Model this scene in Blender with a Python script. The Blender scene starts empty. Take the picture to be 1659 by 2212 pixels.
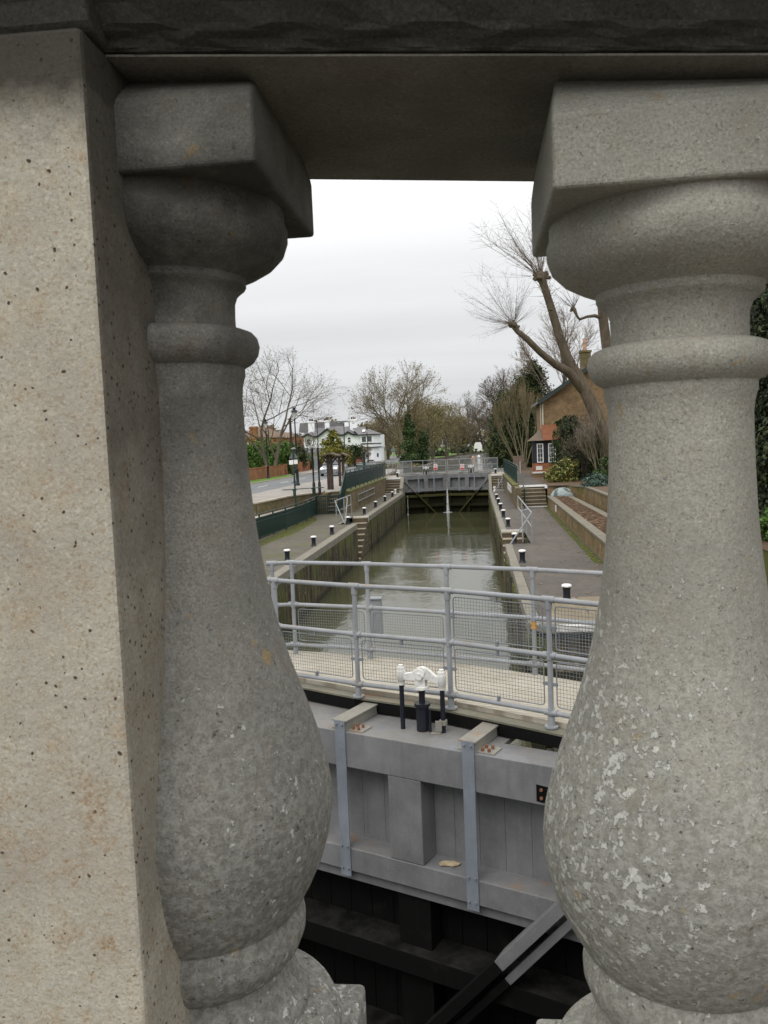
import bpy, bmesh, math, random
from mathutils import Vector, Matrix
from math import sin, cos, pi, radians, hypot, atan2
random.seed(7)
scene = bpy.context.scene
COL = scene.collection
# ---------------------------------------------------------------- survey (photo measurements -> metres, eye at origin)
F_ = 1790.; R_ = radians(2.37); P_ = radians(4.37); YAW = radians(6.46)
def ray(x, y):
    a = x-829.5; b = y-1106
    u = a*cos(R_)-b*sin(R_); v = a*sin(R_)+b*cos(R_)
    f = F_*cos(P_)-v*sin(P_); up = -F_*sin(P_)-v*cos(P_)
    return u*cos(YAW)-f*sin(YAW), u*sin(YAW)+f*cos(YAW), up
def atz(x, y, z):
    r = ray(x, y); t = z/r[2]; return Vector((r[0]*t, r[1]*t, z))
def aty(x, y, Y):
    r = ray(x, y); t = Y/r[1]; return Vector((r[0]*t, Y, r[2]*t))
UP = -2.4; LS = -3.6; WL = -5.45; RIV = -2.95
# ---------------------------------------------------------------- mesh builder
ORG = {}
class MB:
    def __init__(s): s.v = []; s.f = []; s.m = []; s.sm = []; s.mi = 0; s.smooth = False
    def add(s, vs, fs, smooth=None):
        n = len(s.v); s.v += [tuple(p) for p in vs]
        for f in fs: s.f.append([i+n for i in f]); s.m.append(s.mi); s.sm.append(s.smooth if smooth is None else smooth)
        return s
    def box(s, a, b, rot=0, c=None):
        x0, y0, z0 = a; x1, y1, z1 = b
        vs = [Vector((x, y, z)) for z in (z0, z1) for y in (y0, y1) for x in (x0, x1)]
        if rot:
            c = Vector(c if c else ((x0+x1)/2, (y0+y1)/2, 0)); M = Matrix.Rotation(rot, 3, 'Z')
            vs = [M @ (p-c)+c for p in vs]
        return s.add(vs, [(0,2,3,1),(4,5,7,6),(0,1,5,4),(1,3,7,5),(3,2,6,7),(2,0,4,6)])
    def beam(s, p, q, w, h, up=(0,0,1)):      # box from p to q, section w x h centred on the line
        p = Vector(p); q = Vector(q); d = (q-p).normalized(); u = Vector(up)
        if abs(d.dot(u)) > .99: u = Vector((0,1,0))
        r = d.cross(u).normalized(); u = r.cross(d).normalized()
        vs = [o+r*(a*w/2)+u*(b*h/2) for o in (p, q) for a, b in ((-1,-1),(1,-1),(1,1),(-1,1))]
        return s.add(vs, [(0,3,2,1),(4,5,6,7),(0,1,5,4),(1,2,6,5),(2,3,7,6),(3,0,4,7)])
    def tube(s, pts, rad, n=8, caps=True):
        pts = [Vector(p) for p in pts]; k = len(pts)
        if not isinstance(rad, (list, tuple)): rad = [rad]*k
        vs = []; fs = []; ref = None
        for i, p in enumerate(pts):
            d = (pts[min(i+1, k-1)]-pts[max(i-1, 0)])
            d = d.normalized() if d.length > 1e-9 else Vector((0,0,1))
            if ref is None: ref = Vector((1,0,0)) if abs(d.x) < .8 else Vector((0,1,0))
            a = (ref-d*ref.dot(d))
            a = a.normalized() if a.length > 1e-6 else d.orthogonal().normalized()
            b = d.cross(a); ref = a
            for j in range(n):
                t = 2*pi*j/n; vs.append(p+(a*cos(t)+b*sin(t))*rad[i])
        for i in range(k-1):
            for j in range(n):
                fs.append((i*n+j, i*n+(j+1)%n, (i+1)*n+(j+1)%n, (i+1)*n+j))
        s.add(vs, fs, n > 4)
        if caps and n > 3: s.add(vs[:n], [tuple(range(n))[::-1]], False); s.add(vs[-n:], [tuple(range(n))], False)
        return s
    def lathe(s, prof, c=(0,0,0), n=24, smooth=True, caps=True):
        vs = [(c[0]+r*cos(2*pi*j/n), c[1]+r*sin(2*pi*j/n), c[2]+z) for r, z in prof for j in range(n)]
        fs = [(i*n+j, (i+1)*n+j, (i+1)*n+(j+1)%n, i*n+(j+1)%n) for i in range(len(prof)-1) for j in range(n)]
        s.add(vs, fs, smooth)
        if caps: s.add(vs[:n], [tuple(range(n))], False); s.add(vs[-n:], [tuple(range(n))[::-1]], False)
        return s
    def prism(s, poly, z0, z1):               # plan polygon extruded in z
        n = len(poly); vs = [(p[0], p[1], z0) for p in poly]+[(p[0], p[1], z1) for p in poly]
        return s.add(vs, [tuple(range(n))[::-1], tuple(range(n, 2*n))]+[(i, (i+1)%n, n+(i+1)%n, n+i) for i in range(n)])
    def prismy(s, poly, y0, y1):              # x,z polygon extruded in y
        n = len(poly); vs = [(p[0], y0, p[1]) for p in poly]+[(p[0], y1, p[1]) for p in poly]
        return s.add(vs, [tuple(range(n)), tuple(range(n, 2*n))[::-1]]+[(i, n+i, n+(i+1)%n, (i+1)%n) for i in range(n)])
    def sheet(s, poly, z):
        return s.add([(p[0], p[1], z) for p in poly], [tuple(range(len(poly)))])
    def quad(s, a, b, c, d): return s.add([a, b, c, d], [(0,1,2,3)])
    def build(s, name, mats, parent=None, org=None, bevel=0, seg=2):
        if not isinstance(mats, (list, tuple)): mats = [mats]
        if parent is not None: o0 = ORG.get(parent.name, Vector((0,0,0)))
        else: o0 = Vector(org) if org is not None else Vector((0,0,0))
        me = bpy.data.meshes.new(name)
        me.from_pydata([(v[0]-o0[0], v[1]-o0[1], v[2]-o0[2]) for v in s.v], [], s.f)
        for m in mats: me.materials.append(m)
        me.polygons.foreach_set('material_index', s.m); me.polygons.foreach_set('use_smooth', s.sm); me.update()
        if len(s.f) < 6000:
            bm = bmesh.new(); bm.from_mesh(me); bmesh.ops.recalc_face_normals(bm, faces=bm.faces)
            zs_ = [v.co.z for v in bm.verts]
            if max(zs_)-min(zs_) < 1e-4 or name in ('mulch',):
                bad = [f for f in bm.faces if f.normal.z < 0]
                if bad: bmesh.ops.reverse_faces(bm, faces=bad)
            bm.to_mesh(me); bm.free()
        o = bpy.data.objects.new(name, me); COL.objects.link(o)
        if parent is not None: o.parent = parent
        else: o.location = o0
        ORG[o.name] = o0
        if bevel:
            b = o.modifiers.new('bevel', 'BEVEL'); b.width = bevel; b.segments = seg; b.limit_method = 'ANGLE'; b.angle_limit = radians(40)
        return o
def tag(o, label=None, cat=None, group=None, kind=None):
    if label: o['label'] = label
    if cat: o['category'] = cat
    if group: o['group'] = group
    if kind: o['kind'] = kind
    return o
def thing(name, label, cat, loc=(0,0,0), group=None):
    o = bpy.data.objects.new(name, None); COL.objects.link(o); o.location = loc; o.empty_display_size = .2
    ORG[o.name] = Vector(loc); return tag(o, label, cat, group)
def dup(root, loc, rz=0, label=None, scale=None):
    r = root.copy(); COL.objects.link(r); r.location = loc; r.rotation_euler = (0,0,rz)
    if label: r['label'] = label
    if scale: r.scale = scale
    for ch in list(root.children):
        c = ch.copy(); COL.objects.link(c); c.parent = r
        for g in list(ch.children): d = g.copy(); COL.objects.link(d); d.parent = c
    return r
def struct(name, mb, m, **k): return tag(mb.build(name, m, **k), kind='structure')
# ---------------------------------------------------------------- materials
class NT:
    def __init__(s, name, rough=.8, spec=.3, metal=0):
        s.mat = bpy.data.materials.new(name); s.mat.use_nodes = True; s.t = s.mat.node_tree; s.n = s.t.nodes
        s.b = s.n['Principled BSDF']; s.b.inputs['Roughness'].default_value = rough
        s.b.inputs['Specular IOR Level'].default_value = spec; s.b.inputs['Metallic'].default_value = metal
        s.pos = s.n.new('ShaderNodeNewGeometry').outputs['Position']; s.geo = s.n[-1]
    def L(s, a, b): s.t.links.new(a, b)
    def val(s, inp, v):
        if isinstance(v, bpy.types.NodeSocket): s.L(v, inp)
        elif isinstance(v, (tuple, list)) and len(v) == 3 and inp.type == 'RGBA': inp.default_value = (*v, 1)
        else: inp.default_value = v
    def map(s, scale=(1,1,1), rot=(0,0,0)):
        m = s.n.new('ShaderNodeMapping'); s.L(s.pos, m.inputs[0]); m.inputs['Scale'].default_value = scale; m.inputs['Rotation'].default_value = rot; return m.outputs[0]
    def noise(s, scale, detail=4, rough=.55, vec=None, dist=0):
        n = s.n.new('ShaderNodeTexNoise'); s.L(vec or s.pos, n.inputs['Vector']); n.inputs['Scale'].default_value = scale
        n.inputs['Detail'].default_value = detail; n.inputs['Roughness'].default_value = rough; n.inputs['Distortion'].default_value = dist; return n.outputs['Fac']
    def voro(s, scale, vec=None, out='Distance'):
        n = s.n.new('ShaderNodeTexVoronoi'); s.L(vec or s.pos, n.inputs['Vector']); n.inputs['Scale'].default_value = scale; return n.outputs[out]
    def ramp(s, fac, pts):
        n = s.n.new('ShaderNodeValToRGB'); s.L(fac, n.inputs[0]); e = n.color_ramp.elements
        while len(e) < len(pts): e.new(.5)
        for i, (p, c) in enumerate(pts):
            e[i].position = p; e[i].color = (c, c, c, 1) if isinstance(c, (int, float)) else (*c, 1)
        return n.outputs[0]
    def mix(s, f, a, b, mode='MIX'):
        n = s.n.new('ShaderNodeMix'); n.data_type = 'RGBA'; n.blend_type = mode
        s.val(n.inputs[0], f); s.val(n.inputs[6], a); s.val(n.inputs[7], b); return n.outputs[2]
    def math(s, op, a, b=0.):
        n = s.n.new('ShaderNodeMath'); n.operation = op; s.val(n.inputs[0], a); s.val(n.inputs[1], b); return n.outputs[0]
    def sep(s, v=None):
        n = s.n.new('ShaderNodeSeparateXYZ'); s.L(v or s.pos, n.inputs[0]); return n.outputs
    def nz(s):
        n = s.n.new('ShaderNodeSeparateXYZ'); s.L(s.geo.outputs['Normal'], n.inputs[0]); return n.outputs
    def mr(s, v, a, b, c=0., d=1.):
        n = s.n.new('ShaderNodeMapRange'); s.L(v, n.inputs[0])
        for i, k in enumerate((a, b, c, d)): n.inputs[i+1].default_value = k
        return n.outputs[0]
    def bump(s, h, dist=.01, strength=1., prev=None):
        n = s.n.new('ShaderNodeBump'); s.L(h, n.inputs['Height']); n.inputs['Distance'].default_value = dist; n.inputs['Strength'].default_value = strength
        if prev: s.L(prev, n.inputs['Normal'])
        s.L(n.outputs[0], s.b.inputs['Normal']); return n.outputs[0]
    def col(s, c): s.val(s.b.inputs['Base Color'], c); return s
    def rough(s, r): s.val(s.b.inputs['Roughness'], r); return s
def simple(name, c, rough=.7, var=.25, scale=3., spec=.3, metal=0, bump=0.):
    t = NT(name, rough, spec, metal)
    n = t.noise(scale, 5); lo = tuple(x*(1-var) for x in c); hi = tuple(min(1, x*(1+var)) for x in c)
    t.col(t.ramp(n, [(.3, lo), (.7, hi)]))
    if bump: t.bump(t.noise(scale*8, 4), bump)
    return t.mat
def stone(name, base, dark, light, warm, grain=420, lich=None, stain=None, pores=0., bump=.0012):
    t = NT(name, .92, .2)
    g = t.noise(grain, 3, .7); g2 = t.noise(grain*.33, 3, .6); big = t.noise(9, 5, .6); mid = t.noise(38, 4, .6)
    c = t.mix(t.ramp(g, [(.36, 0), (.66, 1)]), dark, light)
    c = t.mix(.45, c, base)
    c = t.mix(t.mr(big, .35, .68, 0, .75), c, tuple(x*.66 for x in base))
    c = t.mix(t.mr(mid, .55, .75, 0, .5), c, warm)
    h = t.math('ADD', t.math('MULTIPLY', g, .6), g2)
    c = t.mix(t.ramp(t.noise(grain*1.15, 2, .6), [(.30, .55), (.40, 0)]), c, tuple(x*.45 for x in dark)); c = t.mix(t.ramp(t.noise(grain*.8, 2, .6), [(.60, 0), (.72, .4)]), c, tuple(min(1, x*1.25) for x in light))      # dark aggregate
    if pores:
        st = t.mr(t.noise(5.5, 6, .7), .45, .68); c = t.mix(t.math('MULTIPLY', st, .5), c, (.30,.265,.22)); c = t.mix(t.mr(t.noise(230, 4, .7), .56, .64, 0, .55), c, (.26,.17,.085)); c = t.mix(t.mr(t.noise(280, 3, .6), .62, .70, 0, .5), c, (.60,.56,.47))
        v = t.n.new('ShaderNodeTexVoronoi'); nv_ = t.n.new('ShaderNodeVectorMath'); nv_.operation = 'MULTIPLY_ADD'; tn_ = t.n.new('ShaderNodeTexNoise'); t.L(t.pos, tn_.inputs['Vector']); tn_.inputs['Scale'].default_value = 260.; t.L(tn_.outputs['Color'], nv_.inputs[0]); nv_.inputs[1].default_value = (.004,.004,.004); t.L(t.pos, nv_.inputs[2]); t.L(nv_.outputs[0], v.inputs['Vector']); v.inputs['Scale'].default_value = pores
        sz = t.sep(v.outputs['Color'])[0]
        d = t.math('SUBTRACT', t.math('MULTIPLY', t.math('POWER', sz, 2.2), .22), v.outputs['Distance'])
        m = t.ramp(t.mr(d, -.012, .03), [(.2, 0), (.6, 1)])
        c = t.mix(m, c, (.075,.052,.034)); h = t.math('SUBTRACT', h, t.math('MULTIPLY', m, 3.))
        o = t.math('MULTIPLY', t.ramp(t.noise(19, 6, .75), [(.50, 0), (.66, 1)]), t.mr(t.sep()[2], .1, -.3, .35, 1)); o2 = t.ramp(t.noise(260, 3, .7), [(.5, 0), (.6, 1)])
        c = t.mix(t.math('MULTIPLY', t.math('MULTIPLY', o, o2), .8), c, (.23, .13, .055))
        c = t.mix(t.math('MULTIPLY', o, .25), c, (.33, .23, .13))
    if name.startswith('weathered'):
        zl = t.mr(t.math('ADD', t.sep()[2], t.math('MULTIPLY', t.math('SUBTRACT', mid, .5), .18)), -.05, -.34)
        c = t.mix(t.math('MULTIPLY', zl, .42), c, t.mix(t.ramp(g2, [(.40, 0), (.62, 1)]), (.085,.08,.072), (.30,.30,.28)))
        pv_ = t.ramp(t.noise(190, 3, .65), [(.27, 1), (.35, 0)]); c = t.mix(t.math('MULTIPLY', t.math('MULTIPLY', pv_, zl), .8), c, (.03,.028,.025)); h = t.math('SUBTRACT', h, t.math('MULTIPLY', pv_, .8))
    if lich:
        reg, amount = lich(t), .62
        for sc, lo, hi, f in ((84, .605, .635, 1.), (118, .585, .62, .85)):
            l = t.noise(sc, 6, .62)
            m = t.mr(t.math('ADD', l, t.mr(reg, 0, 1, -.12, .04)), lo, hi)
            c = t.mix(t.math('MULTIPLY', m, amount*f), c, (.62, .62, .58)); h = t.math('ADD', h, t.math('MULTIPLY', m, .5))
        y = t.mr(t.noise(31, 5, .6), .66, .70); c = t.mix(t.math('MULTIPLY', y, .6), c, (.34, .24, .09))
    if stain: c = t.mix(stain(t), c, (.028, .026, .022))
    t.col(c); t.bump(h, bump, .9); return t.mat
M = {}
def R_lich(t):
    x, y, z = t.sep(); zz = t.mr(z, .02, -.2); zb = t.mr(z, -.62, -.38, .35, 1); xx = t.mr(x, .25, .10, .3, 1)
    return t.math('MULTIPLY', t.math('MULTIPLY', zz, zb), xx)
def L_lich(t):
    x, y, z = t.sep(); zz = t.mr(z, .0, -.25, 0, .55); zb = t.mr(z, -.60, -.50, 1, 0); b = t.mr(z, -.50, -.56)
    return t.math('ADD', t.math('MULTIPLY', zz, t.mr(x, -.27, -.2, .2, 1)), t.math('MULTIPLY', b, .5))
def top_stain(a, b, amt):
    def f(t):
        z = t.sep()[2]; n = t.noise(14, 6, .65)
        return t.mr(t.math('ADD', z, t.math('MULTIPLY', t.math('SUBTRACT', n, .5), .10)), a, b, 0, amt)
    return f
def pier_stain_and_side(t):
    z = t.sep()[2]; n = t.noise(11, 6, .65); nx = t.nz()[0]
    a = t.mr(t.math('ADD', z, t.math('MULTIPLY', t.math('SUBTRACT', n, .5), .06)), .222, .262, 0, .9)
    side = t.math('MULTIPLY', t.mr(nx, .5, .9), t.mr(t.math('ADD', z, t.math('MULTIPLY', n, .5)), -.15, .45, .10, .8))  # right-hand face darker as a whole, increasingly towards the top
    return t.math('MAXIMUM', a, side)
def L_stain(t):
    x, y, z = t.sep(); n = t.noise(12, 7, .7); b = t.mr(t.math('ADD', z, t.math('MULTIPLY', t.math('SUBTRACT', n, .5), .45)), -.06, .20, .05, .80)
    clear = t.mr(t.noise(7, 4, .6), .48, .60, 0, .35); cap = t.mr(z, .215, .235, 0, .33); return t.math('MAXIMUM', t.math('SUBTRACT', t.math('SUBTRACT', b, clear), cap), 0.)
M['pier'] = stone('pier_stone', (.50,.475,.40), (.31,.27,.20), (.57,.535,.45), (.44,.35,.22), 380, stain=pier_stain_and_side, pores=135., bump=.0011)
M['balL'] = stone('weathered_stone_dark', (.275,.265,.235), (.13,.125,.11), (.37,.36,.32), (.21,.175,.12), 430, lich=L_lich, stain=L_stain, bump=.0016)
M['balR'] = stone('weathered_stone_pale', (.375,.367,.315), (.21,.20,.17), (.48,.47,.415), (.27,.225,.165), 430, lich=R_lich, stain=top_stain(.16, .36, .4), bump=.0015)
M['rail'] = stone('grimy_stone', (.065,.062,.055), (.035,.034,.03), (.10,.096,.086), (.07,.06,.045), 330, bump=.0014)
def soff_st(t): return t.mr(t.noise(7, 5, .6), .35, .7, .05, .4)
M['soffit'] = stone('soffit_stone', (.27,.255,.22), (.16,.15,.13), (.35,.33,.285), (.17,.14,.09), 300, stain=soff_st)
def brick(name, c1, c2, mortar, sc=4.5, moss=0., rot=(radians(90),0,0), soot=0.):
    t = NT(name, .9, .2)
    # brick pattern on whichever wall direction faces us
    nn = t.nz(); x, y, z = t.sep()
    u = t.mix(t.mr(t.math('ABSOLUTE', nn[0]), .69, .71), x, y)
    cb = t.n.new('ShaderNodeCombineXYZ'); t.L(u, cb.inputs[0]); t.L(z, cb.inputs[1])
    b = t.n.new('ShaderNodeTexBrick'); t.L(cb.outputs[0], b.inputs['Vector']); b.inputs['Scale'].default_value = sc
    b.inputs['Color1'].default_value = (*c1, 1); b.inputs['Color2'].default_value = (*c2, 1); b.inputs['Mortar'].default_value = (*mortar, 1)
    b.inputs['Mortar Size'].default_value = .012; b.inputs['Brick Width'].default_value = 1.; b.inputs['Row Height'].default_value = .34; b.inputs['Bias'].default_value = -.1
    c = t.mix(t.mr(t.noise(1.1, 6, .7), .38, .62, 0, .7), b.outputs['Color'], tuple(x*.55 for x in c2)); c = t.mix(t.mr(t.noise(3.5, 5, .7), .5, .66, 0, .5), c, tuple(min(1, x*1.35) for x in c1))
    c = t.mix(t.mr(t.noise(9, 5, .7), .5, .72, 0, .35), c, mortar)
    if moss: c = t.mix(t.mr(t.noise(1.3, 6, .7), .62-moss*.3, .78-moss*.3, 0, .75), c, (.085,.09,.02))
    t.col(c); t.bump(b.outputs['Fac'], .006, -.6); return t.mat
M['brick_y'] = brick('yellow_brick', (.26,.175,.09), (.18,.115,.062), (.30,.26,.18), 4.4, .12)
M['brick_lock'] = brick('mossy_brick', (.20,.15,.085), (.13,.10,.065), (.20,.18,.13), 4.4, .45)
M['brick_low'] = brick('planter_brick', (.27,.18,.085), (.15,.10,.055), (.27,.24,.17), 4.4, .52)
M['brick_r'] = brick('red_brick', (.36,.13,.055), (.25,.09,.045), (.28,.20,.14), 4.4, .1)
M['brick_o'] = brick('orange_brick', (.34,.15,.07), (.25,.105,.05), (.32,.22,.15), 4.4)
def paving(name, c, crack=0., moss=0., sc=1.):
    t = NT(name, .85, .25)
    a = t.noise(.55*sc, 6, .65); b = t.noise(60, 3, .6); d = t.noise(3*sc, 5, .6)
    k = t.ramp(a, [(.3, tuple(x*.72 for x in c)), (.7, tuple(x*1.25 for x in c))])
    k = t.mix(t.mr(d, .42, .68, 0, .6), k, tuple(x*.55 for x in c)); k = t.mix(t.mr(t.noise(14*sc, 6, .7), .5, .7, 0, .45), k, tuple(min(1, x*1.35) for x in c))
    k = t.mix(t.mr(b, .4, .7, 0, .25), k, tuple(min(1, x*1.7) for x in c))
    if moss: k = t.mix(t.mr(t.noise(.8, 7, .7), .66-moss*.28, .80-moss*.2, 0, .85), k, (.085,.10,.02))
    t.col(k); t.bump(b, .004, .6); return t.mat
M['asphalt'] = paving('dark_asphalt', (.10,.087,.075), moss=.15)
M['asphalt_moss'] = paving('mossy_asphalt', (.105,.092,.073), moss=.55)
M['road'] = paving('road_asphalt', (.15,.155,.16))
M['plaza'] = paving('worn_paving', (.27,.25,.225))
M['concrete'] = paving('pale_concrete', (.36,.32,.255), sc=2)
M['cope'] = paving('coping_stone', (.20,.185,.15), sc=5, moss=.12)
M['pad'] = paving('mossy_pad_concrete', (.20,.165,.115), sc=3, moss=.35)
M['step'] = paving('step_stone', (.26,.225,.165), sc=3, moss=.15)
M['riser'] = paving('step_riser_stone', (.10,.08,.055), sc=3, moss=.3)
M['moss'] = paving('moss', (.12,.12,.04), sc=4)
M['grass'] = simple('grass', (.085,.16,.022), .95, .45, 1.2, bump=.03)
M['earth'] = paving('leaf_litter', (.10,.065,.04), sc=6)
def mulch():
    t = NT('mulch', .95, .1); v = t.voro(9, out='Color'); s = t.sep(v)[0]
    c = t.mix(t.mr(s, .55, 1, 0, 1), (.055,.032,.018), (.32,.20,.12)); c = t.mix(t.mr(t.noise(5), .4, .6, .2, .85), c, (.06,.037,.022))
    t.col(c); t.bump(t.noise(14, 5), .06); return t.mat
M['mulch'] = mulch()
def lockwall():
    t = NT('lock_chamber_wall', .85, .3)
    st = t.noise(1., 6, .7, vec=t.map((2.6, 2.6, .22))); fl = t.noise(1., 7, .75, vec=t.map((9, 9, 3.5))); g = t.noise(.5, 5, .6)
    c = t.ramp(st, [(.38, (.009,.008,.006)), (.49, (.040,.032,.020)), (.60, (.115,.09,.052))])
    c = t.mix(t.mr(fl, .56, .64, 0, .8), c, (.40,.34,.22)); c = t.mix(t.mr(t.noise(1., 5, .7, vec=t.map((5, 5, .5))), .52, .66, 0, .8), c, (.02,.018,.013))
    z = t.sep()[2]
    c = t.mix(t.math('MULTIPLY', t.mr(g, .44, .58), t.mr(z, -4.6, -3.9, .35, .85)), c, (.085,.10,.016))
    c = t.mix(t.mr(t.math('ADD', z, t.math('MULTIPLY', fl, .3)), -4.95, -5.2, 0, .8), c, (.018,.017,.01))   # slime line just above the water
    t.col(c); t.bump(fl, .02, .8); return t.mat
M['lockwall'] = lockwall()
def paint(name, c, rust=.0, rough=.5, dirt=.25):
    t = NT(name, rough, .4); a = t.noise(2.5, 6, .65); b = t.noise(40, 4, .6)
    k = t.ramp(a, [(.3, tuple(x*(1-dirt) for x in c)), (.7, tuple(x*(1+dirt*.5) for x in c))])
    k = t.mix(t.mr(b, .55, .75, 0, .3), k, tuple(x*1.25 for x in c))
    st = t.noise(1., 5, .7, vec=t.map((14, 14, 1.0))); k = t.mix(t.mr(st, .52, .75, 0, .55), k, tuple(x*.62 for x in c)); k = t.mix(t.mr(t.noise(7, 6, .75), .60, .70, 0, .5), k, tuple(x*1.3 for x in c))
    if rust:
        nz = t.mr(t.nz()[2], .3, .8)
        k = t.mix(t.math('MULTIPLY', nz, t.mr(t.noise(1.7, 6, .7), .45, .7, 0, .6)), k, (.20,.18,.14))
        k = t.mix(t.math('MULTIPLY', t.math('ADD', nz, .12), t.mr(t.noise(4.3, 6, .75), .63-rust*.1, .72, 0, rust)), k, (.30,.12,.03))
    t.col(k); t.bump(b, .0015, .5); return t.mat
M['gate'] = paint('grey_gate_paint', (.185,.187,.194), .55, .55, .32)
M['strap'] = paint('blue_grey_steel', (.21,.235,.27), .3, .45)
M['beamtop'] = paint('weathered_steel', (.24,.23,.20), .9, .6, .35)
M['yoke'] = simple('worn_white_paint', (.70,.69,.66), .6, .2, 26, bump=.001)
M['tube'] = paint('galvanised_tube', (.275,.288,.305), .75, .5, .2)
M['wire'] = paint('wire_mesh', (.20,.215,.23), .0, .5)
M['green'] = paint('dark_green_paint', (.018,.045,.040), .0, .35)
M['navy'] = paint('navy_black_iron', (.012,.014,.022), .25, .4)
M['white'] = simple('white_paint', (.78,.78,.76), .5, .08, 8)
M['offwhite'] = simple('dirty_white_paint', (.58,.57,.54), .6, .18, 5)
def wet(name, c, spots=.5):
    t = NT(name, .75, .12); s = t.noise(1., 6, .7, vec=t.map((12, 12, .7))); n = t.noise(3, 6, .7)
    k = t.mix(t.mr(s, .55, .75, 0, .5), c, tuple(x*2.5 for x in c)); k = t.mix(t.mr(n, .56, .74, 0, spots), k, (.045,.043,.032)); k = t.mix(t.math('MULTIPLY', t.mr(t.nz()[2], .5, .9), t.mr(t.noise(5, 6, .7), .4, .7, 0, .6)), k, (.035,.034,.030)); t.col(k); t.bump(n, .01, .5); return t.mat
M['black'] = wet('wet_black_timber', (.0045,.0045,.0045), .22)
M['weed'] = wet('weedy_timber', (.017,.016,.007), .5)
M['weedgreen'] = wet('mossy_timber', (.055,.052,.018), .4)
M['deck'] = None
def deck():
    t = NT('grooved_deck', .85, .2); w = t.n.new('ShaderNodeTexWave'); w.wave_type = 'BANDS'; w.bands_direction = 'Y'
    t.L(t.map((1,1,1), (0,0,radians(24))), w.inputs['Vector']); w.inputs['Scale'].default_value = 6.2; w.inputs['Distortion'].default_value = .15
    n = t.noise(3, 6, .7); c = t.ramp(n, [(.3, (.36,.325,.26)), (.7, (.52,.485,.41))]); c = t.mix(t.mr(w.outputs['Fac'], .5, .12, 0, .45), c, (.17,.13,.085))
    c = t.mix(t.mr(t.noise(30, 4), .55, .7, 0, .3), c, (.30,.26,.2)); t.col(c); t.bump(w.outputs['Fac'], .006, .5); return t.mat
M['deck'] = deck()
def water(name, c, sc, amp):
    t = NT(name, .045, .5); t.b.inputs['IOR'].default_value = 1.33
    v = t.map((1., .55, 1)); a = t.noise(1.1*sc, 3, .5, vec=v); b = t.noise(4.5*sc, 3, .55, vec=v); d = t.noise(.22, 3)
    h = t.math('ADD', a, t.math('MULTIPLY', b, .35)); t.bump(t.math('MULTIPLY', h, t.mr(d, .35, .65, .35, 1)), amp, 1.)
    t.col(t.ramp(t.noise(.15, 3), [(.3, tuple(x*.85 for x in c)), (.7, c)])); return t.mat
M['water_lock'] = water('lock_water', (.068,.068,.035), 1.2, .018)
M['water_riv'] = water('river_water', (.10,.105,.09), 1.3, .16)
M['cope_d'] = paving('mossy_coping', (.165,.15,.115), sc=5, moss=.3)
M['slate'] = paving('slate_roof', (.16,.155,.16), sc=2, moss=.05)
M['tile'] = paving('red_roof_tile', (.19,.075,.038), sc=8, moss=.2)
M['browntile'] = paving('brown_roof_tile', (.17,.12,.09), sc=2)
M['mossroof'] = paving('mossy_tile', (.13,.10,.075), sc=4, moss=.4)
M['render'] = simple('white_render', (.86,.87,.90), .8, .07, 1.2)
M['cream'] = simple('cream_render', (.50,.47,.38), .8, .12, 1.2)
M['wood'] = simple('brown_timber', (.055,.038,.030), .8, .3, 4)
M['darktrim'] = simple('dark_trim', (.018,.018,.024), .6, .3, 4)
def glass(name, c=(.03,.035,.04)):
    t = NT(name, .06, .6); t.col(t.ramp(t.noise(.9, 3), [(.35, c), (.7, tuple(x*3 for x in c))])); return t.mat
M['glass'] = glass('window_glass')
def bark(name, c, moss=.2):
    t = NT(name, .95, .1); n = t.noise(1., 6, .7, vec=t.map((5, 5, 1.1))); k = t.ramp(n, [(.3, tuple(x*.6 for x in c)), (.7, tuple(x*1.35 for x in c))])
    k = t.mix(t.mr(t.noise(1.5, 5, .7), .5, .75, 0, moss), k, (.09,.10,.03)); t.col(k); t.bump(n, .03, .8); return t.mat
M['bark'] = bark('grey_bark', (.125,.105,.080)); M['bark_d'] = bark('dark_bark', (.075,.062,.05)); M['bark_g'] = bark('mossy_bark', (.17,.15,.10), .6)
M['twig'] = simple('twigs', (.125,.098,.075), .9, .3, .6); M['twig_y'] = simple('yellowish_twigs', (.17,.135,.075), .9, .3, .6); M['twig_p'] = simple('pale_twigs', (.24,.20,.16), .9, .3, .6)
def leaf(name, cols, rough=.6):
    t = NT(name, rough, .25); k = len(cols); r = t.geo.outputs['Random Per Island']
    c = t.ramp(r, [((i+.5)/k, q) for i, q in enumerate(cols)]); c = t.mix(t.mr(t.noise(.7, 4), .3, .7, 0, .45), c, cols[0])
    t.col(c); t.b.inputs['Subsurface Weight'].default_value = 0; return t.mat
M['lf_laurel'] = leaf('laurel_leaves', [(.04,.08,.016), (.08,.17,.028), (.13,.24,.045)])
M['lf_dark'] = leaf('dark_evergreen_leaves', [(.012,.020,.009), (.030,.048,.018), (.075,.085,.032)])
M['lf_ivy'] = leaf('ivy_leaves', [(.018,.035,.010), (.04,.075,.018), (.08,.12,.03)])
M['lf_gold'] = leaf('golden_leaves', [(.05,.07,.012), (.17,.16,.022), (.34,.29,.04)])
M['lf_yel'] = leaf('variegated_leaves', [(.025,.045,.014), (.05,.085,.02), (.50,.44,.12)])
M['lf_brown'] = leaf('brown_seed_leaves', [(.13,.105,.065), (.22,.17,.095), (.25,.225,.115)])
M['lf_olive'] = leaf('olive_leaves', [(.11,.105,.045), (.21,.19,.07), (.29,.23,.105)])
M['lf_blue'] = leaf('blue_green_leaves', [(.03,.06,.04), (.07,.125,.095), (.15,.22,.18)])
M['lf_moss'] = leaf('conifer_needles', [(.02,.03,.008), (.045,.065,.016), (.085,.10,.03)])

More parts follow.
